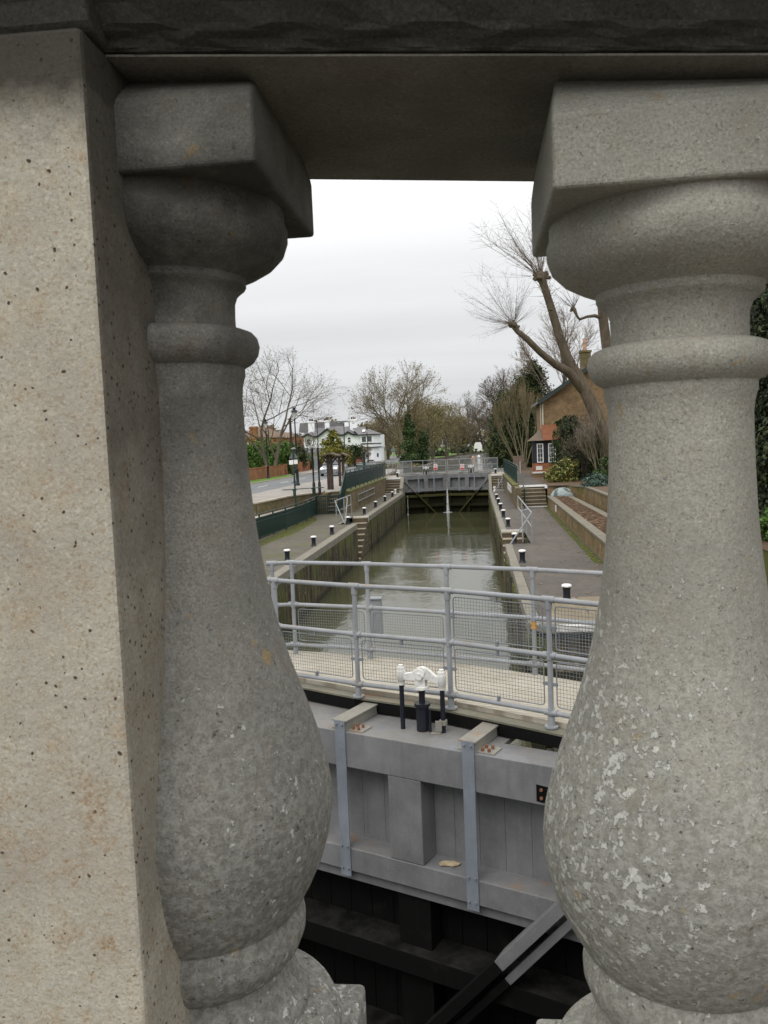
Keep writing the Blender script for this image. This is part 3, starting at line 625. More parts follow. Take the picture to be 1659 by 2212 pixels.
# bollards
def bollard(root, s=1., plate=False):
    pr = [(.115,0),(.105,.02),(.088,.06),(.078,.14),(.080,.25),(.090,.31),(.108,.335)]
    m = MB(); m.lathe([(r*s, z*s) for r, z in pr], n=20); m.build('bollard_body', M['navy'], root)
    m = MB(); m.lathe([(.108*s,.336*s),(.112*s,.35*s),(.110*s,.372*s),(.085*s,.392*s),(.02,.398*s)], n=20); m.build('white_cap', M['white'], root)
    if plate: m = MB(); m.box((-.22,-.17,.003), (.22,.17,.045)); m.build('base_plate', M['beamtop'], root, bevel=.008)
ordn = ['nearest', 'second', 'third', 'fourth', 'fifth', 'sixth', 'seventh', 'eighth', 'ninth']
grp = 'black mooring bollards with white caps along the lock'
b0 = None
for i, y in enumerate((26.9, 30.95, 35.0, 39.6, 45.5, 50.7, 56.1, 61.2)):
    lab = 'small black bollard with white cap on the left lockside, %s one from the footbridge' % ordn[i]
    if b0 is None: b0 = thing('mooring_bollard', lab, 'bollard', (0,0,0), grp); bollard(b0); b0.location = (-6.35, y, LS)
    else: dup(b0, (-6.25 if y > 30 else -6.38, y, LS), i*.7, lab)
for i, y in enumerate((25.1, 30.0, 36.1, 40.8, 45.4, 49.7, 53.9)):
    dup(b0, (1.295 if i < 3 else 1.25, y, LS), i, 'small black bollard with white cap on the right lockside, %s beyond the bolted bollard' % ordn[i].replace('nearest', 'first'))
b1 = thing('mooring_bollard', 'larger black bollard with white cap bolted on a plate at the near right quay end', 'bollard', (0,0,0), grp); bollard(b1, 1.02, True); b1.location = (1.93, 18.75, LS)
dup(b0, (-6.45,67.9,UP+.02), 0, 'black bollard with white cap at the left end of the far lock gates'); dup(b0, (1.55,67.95,UP+.02), 0, 'black bollard with white cap at the right end of the far lock gates')
w0 = thing('mooring_bollard', 'white painted bollard at the foot of the far left steps', 'bollard', (0,0,0), grp)
m = MB(); m.lathe([(.11,0),(.085,.06),(.075,.2),(.085,.27)], n=14); m.build('bollard_body', M['white'], w0); m = MB(); m.lathe([(.105,.271),(.11,.33),(.08,.36),(.01,.365)], n=14); m.build('white_cap', M['white'], w0); w0.location = (-6.42,65.2,LS)
dup(w0, (1.35,63.9,LS), 0, 'white painted bollard at the foot of the far right steps')
# ================================================================= FAR GATES
for side, hx, lab in ((-1, XL, 'far left grey gate leaf above weedy dark timbers'), (1, XR, 'far right grey gate leaf above weedy dark timbers')):
    g = thing('lock_gate', lab, 'lock gate', (hx, 67.2, -6), 'lock gate leaves')
    p_, e_, n_, Lf = leaf_local(g, -2.27, (hx, 67.2), (-2.45, 68.55), side, False)
    c = p_(1.95 if side < 0 else 1.53, .15, 0); paddle_gear(g, c[:2], (e_.x, e_.y, 0), -2.28, 1.1)
t = thing('gate_footbridge', 'far footbridge over the upper gates with a mesh safety rail', 'footbridge', (-2.45,69.6,-2.3))
m = MB(); m.prism([(-6.4,68.5),(-2.45,69.6),(1.4,68.5),(1.4,69.7),(-2.45,70.8),(-6.4,69.7)], -2.30, -2.2); m.build('deck', M['beamtop'], t)
for k, (a, b, lab) in enumerate((((-6.3,68.65),(-2.52,69.70),'grey tube railing over the left leaf of the far gates'), ((-2.38,69.70),(1.75,68.65),'grey tube railing over the right leaf of the far gates'))):
    o = thing('tubular_railing', lab, 'safety rail', (a[0], a[1], -2.2), 'tube railings over the far gates')
    A = Vector((*a, 0)); B = Vector((*b, 0))
    for z in (-1.13, -1.62, -2.12): m = MB(); m.tube([A+Vector((0,0,z)), B+Vector((0,0,z))], .026, 8); m.build('rail_tube', M['tube'], o)
    for f in (0, .25, .5, .75, 1): q = A.lerp(B, f); m = MB(); m.tube([q+Vector((0,0,-2.2)), q+Vector((0,0,-1.13))], .03, 8); m.build('post', M['tube'], o)
    for f0, f1 in (((.0,.27),) if k == 0 else ((.78,1.),)):
        mesh_panel(o, A.lerp(B, f0)[:2], A.lerp(B, f1)[:2], -2.08, -1.18, .05, .008, .012)
    mesh_panel(o, A[:2], B[:2], -2.08, -1.66, .09, .0035, .01)
# two prohibition signs on the far rail
red = simple('sign_red', (.55,.03,.04), .5, .05)
for (dx, kind, lab) in ((901.3+.0,'hand','red and white sign with a figure in its ring, left of the gate mitre'), (1000,'slash','red and white sign with a struck out ring, right of the gate mitre')):
    q = aty(894.5 if kind == 'hand' else 998.5, 1008, 68.9); yy = 69.05 if kind == 'hand' else 69.2
    q = aty(940.7 if kind == 'hand' else 998.6, 1008.5, 69.1)
    o = thing('warning_sign', lab, 'sign', (q.x, q.y, q.z-.25), 'red and white signs on the far railing')
    m = MB(); m.box((q.x-.15,q.y-.01,q.z-.24), (q.x+.15,q.y+.01,q.z+.24)); m.build('board', M['white'], o)
    m = MB(); k = 20; c = (q.x, q.z+.08)
    for i in range(k):
        a0, a1 = 2*pi*i/k, 2*pi*(i+1)/k
        m.quad(*[(c[0]+r*cos(a), q.y-.012, c[1]+r*sin(a)) for r, a in ((.125,a0),(.125,a1),(.092,a1),(.092,a0))])
    if kind == 'slash': m.beam((c[0]-.08,q.y-.013,c[1]+.08), (c[0]+.08,q.y-.013,c[1]-.08), .003, .03, (1,0,1))
    m.build('ring', red, o)
    m = MB()
    if kind == 'hand': m.beam((c[0],q.y-.013,c[1]-.06), (c[0],q.y-.013,c[1]+.04), .045, .003, (0,1,0)); m.lathe([(.0,.05),(.028,.055),(.0,.09)], (c[0], q.y-.013, c[1]), 8)
    else: m.beam((c[0]-.05,q.y-.0125,c[1]-.01), (c[0]+.05,q.y-.0125,c[1]+.01), .003, .035, (1,0,0))
    m.build('symbol', M['darktrim'], o)
    m = MB(); m.box((q.x-.13,q.y-.014,q.z-.22), (q.x+.13,q.y-.011,q.z-.07)); m.build('red_panel', red, o)
# leaks of water from the mitre
def leakm():
    t = NT('falling_water', .3, .5); n = t.noise(1., 5, .7, vec=t.map((22,22,2.5))); t.col((.72,.75,.76)); t.L(t.ramp(n, [(.38, .0), (.62, .85)]), t.b.inputs['Alpha']); return t.mat
LK = leakm()
def leak(label, x, y, zt, w0, w1):
    m = MB(); rr = random.Random(int(x*10))
    for j in range(9):
        a = rr.uniform(-1, 1); 
        m.tube([(x+a*w0*.5,y,zt), (x+a*w0*.8,y-.10,zt-.5), (x+a*w1*.5,y-.16-.05*rr.random(),WL)], [w0*.10, w0*.14, w1*.13], 5, caps=False)
    m.lathe([(w1*1.9,.004),(w1*1.3,.03),(w1*.5,.05)], (x, y-.16, WL), 14)
    tag(m.build('water_leak', LK, org=(x, y, WL)), label, 'water jet')
leak('thin white jet of water falling where the far gates meet', -2.43, 68.45, -3.45, .07, .22)
leak('faint trickle of water at the left end of the far gates', -5.62, 67.15, -3.9, .03, .06)
# heads of the lock at the far end
t = thing('lock_platform', 'pale concrete platform beside the far gates on the left', 'lock head', (-7,69,-3)); m = MB(); m.box((-7.75,66.95,-8), (XL,73,UP)); m.build('platform', M['concrete'], t)
m = MB(); m.prism([(XL-.26,65.3),(XL+.005,65.3),(XL+.005,66.94),(XL-.26,66.94)], LS+.013, LS+.4)
m.add([(XL-.26,65.0,LS+.013),(XL,65.0,LS+.013),(XL-.26,66.94,UP),(XL,66.94,UP),(XL-.26,66.94,LS+.013),(XL,66.94,LS+.013)], [(0,1,3,2),(0,2,4),(1,5,3),(2,3,5,4)]); m.build('ramped_coping', M['cope'], t)
t = thing('lock_platform', 'pale concrete platform beside the far gates on the right', 'lock head', (1.6,69,-3)); m = MB(); m.box((XR,66.95,-8), (2.30,72,UP)); m.build('platform', M['concrete'], t)
m = MB(); m.add([(XR,64.0,LS+.013),(XR+.22,64.0,LS+.013),(XR,66.94,UP),(XR+.22,66.94,UP),(XR,66.94,LS),(XR+.22,66.94,LS)], [(0,1,3,2),(0,2,4),(1,5,3),(2,3,5,4)]); m.build('ramped_coping', M['cope'], t)
stair_thing('stone_steps', 'stone steps up to the far gates on the left, white edged', -7.45, -6.12, 65.5, 66.95, LS, UP, 6, -4, [(65.5,LS+.03),(66.72,UP)])
stair_thing('stone_steps', 'stone steps up to the far gates on the right, white edged', 1.18, 2.28, 65.2, 66.95, LS, UP, 6, -4, [(65.2,LS+.03),(66.66,UP)])
stair_thing('stone_steps', 'wide stone steps rising beside the brick planter on the right', 2.42, 3.86, 46.9, 48.3, LS, UP-.02, 6, -4, [(46.9,LS+.03),(48.07,UP-.02)])
# ================================================================= LEFT BANK
WX = -7.25
rt = thing('retaining_wall', 'mossy brick retaining wall under the left upper fence', 'retaining wall', (WX,57,LS), 'brick retaining walls')
m = MB(); m.prism([(WX,47.0),(WX,66.95),(-7.9,66.95),(-7.9,47.0)], LS-.3, UP-.02); m.build('brickwork', M['brick_lock'], rt)
m = MB(); m.prism([(WX+.02,46.98),(WX+.02,66.9),(-8.0,66.9),(-8.0,46.98)], UP-.016, UP+.05); m.build('mossy_top', M['moss'], rt)
m = MB(); x = WX+.06
for zz in (-2.72, -3.12): m.beam((x,50,zz), (x,58,zz), .05, .06)
for yy in (50, 54, 58): m.beam((x-.02,yy,-3.2), (x-.02,yy,-2.68), .05, .05)
m.build('guard_rail', M['tube'], rt)
stair_thing('stone_steps', 'stone steps with white zigzag edge climbing to the plaza behind the left fence', -8.6, -7.95, 46.9, 48.6, LS, UP, 6, -4)
m = MB()
for i in range(6): y0 = 46.9+1.7*i/6; z = LS+1.2*i/6; m.beam((-7.92,y0,z-.02), (-7.92,y0,z+.2), .06, .03); m.beam((-7.92,y0,z+.2), (-7.92,y0+1.7/6,z+.2), .06, .03)
tag(m.build('white_step_edge', M['offwhite'], org=(-7.92,47,LS)), 'white painted zigzag edging down the side of the left steps', 'step edging')
# plaza with curved front, ledge and wall
edge = [(-30,33),(-14,36),(-10.75,39.2),(-10.55,41.5),(-10.3,44.6),(-9.6,46.6),(-9.15,47.5),(-9.15,48.6),(-7.9,48.6)]
m = MB(); m.sheet([(-13.5,10),(-13.5,36.2)]+edge[2:]+[(-7.9,66.9),(-7.75,66.9),(-7.75,75),(-9.5,95),(-12.2,118),(-13.0,130),(-12.4,100),(-12.9,75),(-13.4,60)], UP+.004)
# ground sheets
g = MB(); g.sheet([(-1500,-200),(-14,-200),(-14,36)]+edge[2:]+[(-7.9,72.9),(-8.6,90),(-11.6,115),(-9.2,150),(-6.6,200),(-4.0,262),(4,296),(40,330),(120,360),(1500,380),(1500,2500),(-1500,2500)], UP); struct('ground', g, M['grass'])
g = MB(); g.sheet([(2.3,48.3),(3.9,48.3),(3.9,46.6),(5.25,46.2),(5.9,44.9),(5.9,-200),(1500,-200),(1500,380),(120,330),(40,250),(15,180),(6.2,110),(4.4,80),(2.9,73),(2.3,72)], UP-.02); struct('ground', g, M['earth'])
pv = MB(); pv.sheet([(-13.45,36.2)]+edge[2:]+[(-7.9,66.9),(-7.76,67),(-7.76,73),(-8.5,90),(-11.5,115),(-12.9,132),(-12.6,100),(-12.6,75),(-13.4,60)], UP+.006); struct('pavement', pv, M['plaza'])
r = MB(); r.sheet([(-17.5,-60),(-17.7,64),(-17.8,83),(-18.5,103),(-19.2,126),(-20,165),(-23,250),(-30,400),(-24,400),(-17.5,250),(-14.5,165),(-13,130),(-12.62,100),(-12.62,75),(-13.42,60),(-13.4,-60)], UP+.002); struct('road', r, M['road'])
k = MB(); ks = [(-17.5,-60),(-17.7,64),(-17.8,83),(-18.5,103),(-19.2,126),(-20,165),(-23,250)]
for a, b in zip(ks[:-1], ks[1:]): k.beam((a[0]-.06,a[1],UP+.03), (b[0]-.06,b[1],UP+.03), .13, .12)
struct('kerb', k, M['concrete'])
k = MB(); ks2 = [(-20.15,86),(-17.95,86),(-18.6,103),(-19.3,126),(-20.1,165),(-23.1,250),(-27,250),(-23.2,165),(-22.6,126),(-21.4,108)]; k.sheet(ks2, UP+.05); k.sheet([(-21,60),(-17.75,60),(-17.75,63),(-21,63)], UP+.02); struct('pavement', k, M['plaza'])
k = MB()
for yy in range(44, 150, 7): xx = -15.6-(max(0, yy-75)*.02); k.sheet([(xx-.06,yy),(xx+.06,yy),(xx+.02,yy+3),(xx-.10,yy+3)], UP+.008)
struct('road_marking', k, M['offwhite'])
g = MB(); g.sheet([(-20.1,30),(-17.72,30),(-17.82,64),(-17.95,86),(-20.2,86)], UP+.045); tag(g.build('grass', M['grass'], org=(-19,60,UP)), kind='stuff')
pw = thing('plaza_wall', 'low curved stone wall at the plaza edge behind the near green fence', 'low wall', (-10.5,42,LS)); e2 = edge[1:8]
m = MB()
for a, b in zip(e2[:-1], e2[1:]): m.beam((*a,-2.71), (*b,-2.71), .22, .56); 
m.build('stonework', M['brick_lock'], pw); m = MB()
for a, b in zip(e2[:-1], e2[1:]): m.beam((*a,UP+.015), (*b,UP+.015), .34, .07)
m.build('coping', M['concrete'], pw)
m = MB(); m.prism([(-14,-6),(-9.3,-6),(-9.3,44.9),(-9.35,46.6)]+[(a, b) for a, b in edge[1:6]][::-1]+[(-14,36)], -3.7, -2.99); tag(m.build('ledge', M['concrete'], org=(-10,30,-3)), kind='structure')
m = MB(); m.sheet([(-9.3,66),(-7.9,66),(-7.9,46.9),(-9.3,46.9)], LS+.001)
m = MB(); m.prism([(-9.3,47.3),(-8.61,47.3),(-8.61,48.62),(-9.3,48.62)], LS-.1, UP-.03); m.prism([(-9.42,44.8),(-9.24,44.8),(-9.24,47.29),(-9.42,47.29)], LS-.1, -2.96); tag(m.build('infill_wall', M['brick_lock'], org=(-9,47.5,LS)), 'dark brick wall between the slotted gate panel and the plaza', 'low wall')
# fences
def bar_fence(name, label, pts, zb, h, grp, par=None, bars=.11, w=.016, rails=(.12,.86,1.0), solid=False, post_every=1.9, legs=0.):
    """pts: list of (x,y,z) base points"""
    P3 = [Vector(p) for p in pts]; o = thing(name, label, 'fence', P3[0], grp)
    posts, br, rl = [], MB(), MB()
    for a, b in zip(P3[:-1], P3[1:]):
        L = (b-a).length; n = max(1, round(L/post_every)); posts += [a.lerp(b, i/n) for i in range(n+(b is P3[-1]))]
        for f in rails: rl.beam(a+Vector((0,0,h*f)), b+Vector((0,0,h*f)), .045, .045)
        k = int(L/bars)
        for i in range(k): q = a.lerp(b, (i+.5)/k); br.beam(q+Vector((0,0,h*rails[0])), q+Vector((0,0,h*rails[-2])), w, w)
    rl.build('rails', M['green'], o); br.build('bars', M['green'], o)
    for q in posts: m = MB(); m.beam(q, q+Vector((0,0,h*1.02)), .06, .06); m.build('post', M['green'], o)
    return o
bar_fence('metal_fence', 'dark green bar fence along the left lockside below the plaza', [(-9.28,26,LS),(-9.2,34.2,LS),(-8.95,38,LS),(-8.9,42.5,LS),(-9.12,46.3,LS)], 0, 1.05, 'dark green metal fences', bars=.075, w=.04, rails=(.08,.72,.86,1.0))
bar_fence('metal_fence', 'see-through dark green gate panel between near fence and the white edged steps', [(-9.12,46.35,LS),(-7.85,46.75,LS)], 0, 1.05, 'dark green metal fences', bars=.115, w=.045, rails=(.06,.30,.52,.74,.98,1.0))
bar_fence('metal_fence', 'dark green fence on the mossy wall above the left lockside', [(-7.5,47.2,UP+.05),(-7.5,66.6,UP+.05)], 0, 1.18, 'dark green metal fences', bars=.075, w=.04, rails=(.10,.74,.87,1.0))
bar_fence('metal_fence', 'short dark green fence turning the corner behind the far left gate steps', [(-7.5,66.7,UP),(-8.0,73,UP),(-10.6,73.2,UP)], 0, 1.18, 'dark green metal fences', bars=.075, w=.04, rails=(.10,.74,.87,1.0))
a, b = Vector((-7.55,46.9,-3.35)), Vector((-7.5,47.25,UP))
o = thing('stair_railing', 'slanting dark green railing down the left steps', 'railing', (-7.5,46,LS), 'stair railings')
m = MB(); p0, p1 = Vector((-7.52,45.2,-2.42)), Vector((-7.5,47.2,-1.17))
m.beam(p0, p1, .06, .06); m.build('top_rail', M['green'], o)
m = MB()
for i in range(22): q = p0.lerp(p1, i/21); m.beam(q, q-Vector((0,0,1.1 if i else 1.2)), .05, .03)
m.build('bars', M['green'], o)
bar_fence('metal_fence', 'dark green bar fence on the right wall between wide steps and far gates', [(2.38,50.0,UP),(2.33,71,UP)], 0, 1.12, 'dark green metal fences', bars=.12, w=.02)
o = thing('stair_railing', 'green handrail sloping down the wide right steps', 'railing', (2.5,48,LS), 'stair railings')
m = MB(); m.tube([(2.38,50,UP+1.12),(2.40,48.4,UP+1.05),(2.62,46.6,-2.55)], .035, 8); m.build('top_rail', M['green'], o)
m = MB(); m.tube([(2.62,46.6,LS),(2.62,46.6,-2.53)], .04, 8); m.build('post', M['green'], o)
m = MB(); m.box((2.33,60,-1.95), (2.36,60.35,-1.3)); 
q = aty(1123.5,1009,51.5); m = MB(); m.box((q.x-.01,q.y,q.z-.45), (q.x+.02,q.y+.12,q.z+.35)); tag(m.build('notice_plate', M['offwhite'], org=(q.x,q.y,q.z-.4)), 'narrow white plate fixed on the right green fence', 'notice')
# right retaining wall with white seat rail
rr_ = thing('retaining_wall', 'mossy retaining wall below the right green fence, with a pale slatted rail on it', 'retaining wall', (2.2,55,LS), 'brick retaining walls')
m = MB(); m.prism([(2.30,45.8),(2.42,45.8),(2.42,66.95),(2.12,66.95),(2.12,45.8)], LS-.3, UP-.06); m.build('brickwork', M['brick_lock'], rr_); m = MB(); m.box((2.06,48.3,UP-.055), (2.42,66.9,UP+.02)); m.build('mossy_top', M['moss'], rr_)
m = MB()
for z in (-2.65,-2.8,-2.95): m.beam((2.06,50.5,z), (2.06,56,z), .05, .11)
for y in (50.6,53.2,55.9): m.beam((2.10,y,-3.02), (2.10,y,-2.6), .05, .06)
m.build('guard_rail', M['offwhite'], rr_)
# tubular guard rails round the recesses
def tube_rail(label, segs):
    o = thing('guard_rail', label, 'guard rail', segs[0][1][0], 'grey tubular guard rails at the recessed steps')
    for nm, pts in segs: m = MB(); m.tube(pts, .027, 8); m.build(nm, M['tube'], o)
X = 1.93; zt = LS+1.08; zm = LS+.55
tube_rail('grey tube guard rail beside the sunken right steps', [('post',[(X,y,LS),(X,y,zt)]) for y in (30.2,33.4,36.6,40)]+[('top_rail',[(X,40,zt),(X,30.2,zt),(X-.82,29.7,LS)]),('middle_rail',[(X,40,zm),(X,30.2,zm)]),('hoop',[(1.60,30.3,LS),(1.60,30.3,zt+.08),(X,31.8,zt)])])
X = -6.95
tube_rail('grey tube guard rail beside the sunken left steps', [('post',[(X-.1,y,LS),(X-.1,y,zt)]) for y in (41.0,43.5,46.0)]+[('top_rail',[(X-.1,46,zt),(X-.15,41,zt),(X+.42,40.2,LS)]),('middle_rail',[(X-.1,46,zm),(X-.15,41,zm),(X+.1,43,zm)]),('hoop',[(X+.45,40.2,LS),(X+.55,40.6,zt+.1),(X+.3,42,zt+.1)])])
tube_rail('small grey tube guard rail by the far right steps', [('post',[(1.9,y,LS),(1.9,y,zt)]) for y in (61.5,64)]+[('top_rail',[(1.9,65,zt+.3),(1.9,61.5,zt),(1.2,60.8,LS)]),('hoop',[(1.6,61.6,LS),(1.6,61.6,zt),(1.9,62.6,zt)])])
# ================================================================= RIGHT: PLANTER
pl = thing('planter', 'long brick planter with stone coping, filled with brown mulch', 'planter', (4.5,35,LS))
pa = [(3.9,46.7),(3.66,24.2)]
m = MB(); m.prism([(3.9,46.7),(3.66,22),(3.92,22),(4.16,46.7)], LS-.1, -3.06); m.build('front_wall', M['brick_low'], pl); m = MB(); m.prism([(3.86,46.75),(3.62,22),(3.95,22),(4.19,46.75)], -3.055, -2.98); m.build('coping', M['cope_d'], pl, bevel=.01)
m = MB(); m.prism([(4.9,46.2),(5.2,46.2),(5.3,22),(5.0,22)], LS-.1, -3.06); m.build('back_wall', M['brick_low'], pl); m = MB(); m.prism([(4.86,46.3),(5.16,46.3),(5.32,22),(5.0,22)], -3.055, -2.98); m.build('coping', M['cope_d'], pl, bevel=.01)
rd = random.Random(9); m = MB(); nx, ny = 9, 90; vs = []
for j in range(ny+1):
    for i in range(nx+1):
        x = 3.95+(1.12)*i/nx; y = 22+24.2*j/ny; vs.append((x, y, -3.04+.10*sin(pi*i/nx)+rd.uniform(-.025,.025)))
m.add(vs, [(j*(nx+1)+i, j*(nx+1)+i+1, (j+1)*(nx+1)+i+1, (j+1)*(nx+1)+i) for j in range(ny) for i in range(nx)]); m.build('mulch', M['mulch'], pl)
m = MB(); m.box((3.79,40.8,-3.42), (3.82,41.3,-3.1)); tag(m.build('notice_plate', M['offwhite'], org=(3.8,41,-3.3)), 'small white plate on the side of the brick planter', 'notice')
q = Vector((4.62,46.0,-3.0)); m = MB(); m.lathe([(.66,-.05),(.65,.02),(.60,.16),(.49,.30),(.34,.41),(.16,.475),(.02,.49)], tuple(q), 28)
rd = random.Random(2); m.v = [(x+rd.uniform(-.012,.012), y, z+rd.uniform(-.012,.012)) for x, y, z in m.v]
def domem():
    t = NT('grey_dome', .5, .4); n = t.noise(1.6, 5, .6, dist=1.5); t.col(t.ramp(n, [(.42, (.06,.075,.07)), (.5, (.20,.24,.23)), (.7, (.34,.38,.37))])); t.bump(n, .05); return t.mat
tag(m.build('covered_mound', domem(), org=q), 'rounded grey plastic sheeted mound at the far end of the planter', 'covered mound')
cw = thing('curved_wall', 'curved yellow brick wall behind the planter holding back the shrubs', 'garden wall', (5.5,45,LS)); cp = [(3.9,48.35),(3.92,46.75),(4.6,46.6),(5.3,46.15),(5.75,45.0),(5.78,42),(5.72,36),(5.7,20)]
cp = [(3.9,46.78),(4.6,46.75),(5.3,46.3),(5.78,45.1),(5.82,42),(5.8,36),(5.8,20)]
m = MB(); m2 = MB()
for a, b in zip(cp[:-1], cp[1:]): m.beam((*a,-3.05), (*b,-3.05), .22, 1.1); m2.beam((*a,-2.46), (*b,-2.46), .30, .07)
m.build('brickwork', M['brick_low'], cw); m2.build('coping', M['cope_d'], cw)
m = MB(); m.box((5.93,-20,-8), (6.15,44.8,UP-.03)); tag(m.build('retaining_wall', M['lockwall'], org=(6,10,-8)), 'stained retaining wall at the right side of the quay, mostly behind the baluster', 'retaining wall')
# ================================================================= COTTAGE
ct = thing('cottage', 'yellow brick lock cottage with black timber bay window and chimney', 'cottage', (8,62,UP))
m = MB(); m.prismy([(4.85,-2.6),(4.85,2.95),(9.1,5.65),(13.4,2.95),(13.4,-2.6)], 60, 66.5); m.build('brick_walls', M['brick_y'], ct)
m = MB()
for s in (-1, 1):
    ex, ax = 9.1+s*4.62, 9.1; z0, z1 = 2.72, 5.68
    m.add([(ex,59.6,z0),(ax,59.6,z1),(ax,66.8,z1),(ex,66.8,z0),(ex,59.6,z0+.18),(ax,59.6,z1+.2),(ax,66.8,z1+.2),(ex,66.8,z0+.18)], [(0,1,2,3),(4,7,6,5),(0,4,5,1),(3,2,6,7),(0,3,7,4)])
rf = m.build('roof', M['slate'], ct)
m = MB()
for s in (-1, 1): m.beam((9.1+s*4.62,59.57,2.76), (9.1,59.57,5.74), .07, .26)
m.build('bargeboard', simple('green_trim', (.03,.045,.042), .6), rf)
m = MB(); m.box((7.8,62,4.0), (8.52,62.7,6.35)); m.box((7.74,61.94,6.35), (8.58,62.76,6.5)); m.build('chimney', M['brick_lock'], rf)
m = MB(); m.lathe([(.15,0),(.14,.3),(.10,.55),(.13,.6),(.13,.65),(.10,.67),(.13,.73),(.10,.76),(.13,.82),(.12,.88)], (8.13,62.35,6.5), 14); m.build('chimney_pot', simple('buff_clay', (.42,.26,.17), .8), rf)
m = MB(); m.tube([(4.81,59.94,2.7),(4.81,59.94,.4)], .05, 8); m.tube([(4.70,60.3,2.7),(4.70,60.3,.4)], .045, 8); m.build('drainpipe', M['cream'], ct)
B0, B1, BY = 3.98, 6.3, 58.7
m = MB(); m.prism([(B0,BY+.5),(B0+.25,BY),(B1,BY),(B1,60),(B0,60)], UP-.1, -1.47); m.build('bay_plinth', M['brick_r'], ct)
m = MB(); m.prism([(B0,BY+.5),(B0+.25,BY),(B1,BY),(B1,60),(B0,60)], -1.465, .10); m.build('bay_timber', M['darktrim'], ct)
m = MB(); z0, z1 = .11, 1.0
m.add([(B0-.3,BY+.3,z0),(B0+.05,BY-.3,z0),(4.69,BY-.3,z0),(4.69,60,z1),(B0-.3,60,z0),(4.69,60,z0)], [(0,4,3),(0,3,1),(1,3,2),(0,1,2,5,4),(2,3,5)])
m.build('bay_roof', M['mossroof'], ct)
m = MB(); m.add([(4.66,BY-.34,.12),(6.5,BY-.34,.12),(6.5,59.9,1.22),(4.66,59.9,1.22),(4.66,59.9,.12),(6.5,59.9,.12)], [(0,1,2,3),(0,3,4),(1,5,2),(0,4,5,1)]); m.build('tiled_lean_to', M['tile'], ct)
def win(par, x0, x1, z0, z1, y, nx, nz, fm='white', dep=.05, fw=.05, gb=.02):
    f = MB(); f.box((x0,y-dep,z0), (x0+fw,y,z1)); f.box((x1-fw,y-dep,z0), (x1,y,z1)); f.box((x0+fw,y-dep,z0), (x1-fw,y,z0+fw)); f.box((x0+fw,y-dep,z1-fw), (x1-fw,y,z1))
    for i in range(1, nx): x = x0+(x1-x0)*i/nx; f.box((x-gb/2,y-dep*.8,z0+fw), (x+gb/2,y-dep*.1,z1-fw))
    for i in range(1, nz): z = z0+(z1-z0)*i/nz; f.box((x0+fw,y-dep*.75,z-gb/2), (x1-fw,y-dep*.15,z+gb/2))
    fo = f.build('window', M[fm], par); g = MB(); g.box((x0+fw*.5,y-.004,z0+fw*.5), (x1-fw*.5,y+.02,z1-fw*.5)); g.build('pane', M['glass'], fo); return fo
win(ct, 4.24, 4.68, -1.42, -.10, BY-.01, 2, 4, fw=.06); win(ct, 5.02, 5.52, -1.42, -.10, BY-.01, 3, 4, fw=.06); win(ct, 5.85, 6.2, -1.42, -.10, BY-.01, 2, 4, fw=.06)
m = MB(); m.box((4.15,BY-.03,-1.93), (4.58,BY-.003,-1.65)); m.build('plaque', M['offwhite'], ct)
m = MB(); m.box((3.88,BY-.75,-2.14), (4.95,BY-.02,-2.05)); ls = thing('stone_bench', 'white topped low seat at the foot of the cottage bay', 'low seat', (4.4,BY-.4,UP)); m.build('seat', M['offwhite'], ls); m = MB(); m.box((3.95,BY-.68,UP-.05), (4.88,BY-.03,-2.142)); m.build('base', M['brick_y'], ls)
m = MB(); m.sheet([(2.45,48.3),(3.86,48.3),(3.86,57),(4.0,66),(2.45,71)], UP+.002); struct('path', m, M['asphalt'])
# small upstream bits by the right bank
q = aty(1140,1000,74); m = MB(); m.box((3.3,74,UP-.1), (4.25,75.2,UP+1.25)); tag(m.build('timber_box', simple('weathered_board', (.16,.12,.09), .8, .3), org=(3.8,74.5,UP)), 'weathered brown board box under the tall bare stems', 'timber box')
# ================================================================= LEFT STREET FURNITURE
bw = thing('boundary_wall', 'orange brick boundary wall along the far side of the road', 'boundary wall', (-20.5,80,UP), 'brick boundary walls')
m = MB(); m2 = MB()
bp = [(-20.3,20),(-20.35,72),(-20.7,94)]
for a, b in zip(bp[:-1], bp[1:]): m.beam((*a,-1.9), (*b,-1.9), .25, 1.1); m2.beam((*a,-1.32), (*b,-1.32), .32, .06)
for y in (66, 72, 80, 88, 94): m.beam((-20.28-(y-66)*.012,y,UP), (-20.28-(y-66)*.012,y,-1.2), .4, .4)
m.build('brickwork', M['brick_o'], bw); m2.build('coping', M['brick_r'], bw)
bw = thing('boundary_wall', 'taller brown brick boundary wall in front of the white house', 'boundary wall', (-20.6,131,UP), 'brick boundary walls')
m = MB(); bp = [(-20.9,97),(-22.3,112),(-22.6,127)]
for a, b in zip(bp[:-1], bp[1:]): m.beam((*a,-1.85), (*b,-1.85), .3, 1.3)
m.beam((-20.6,131,-1.65), (-21.9,163,-1.65), .3, 1.75); m.beam((-22.6,127,-1.65), (-20.6,131,-1.65), .3, 1.6); m.build('brickwork', M['brick_r'], bw)
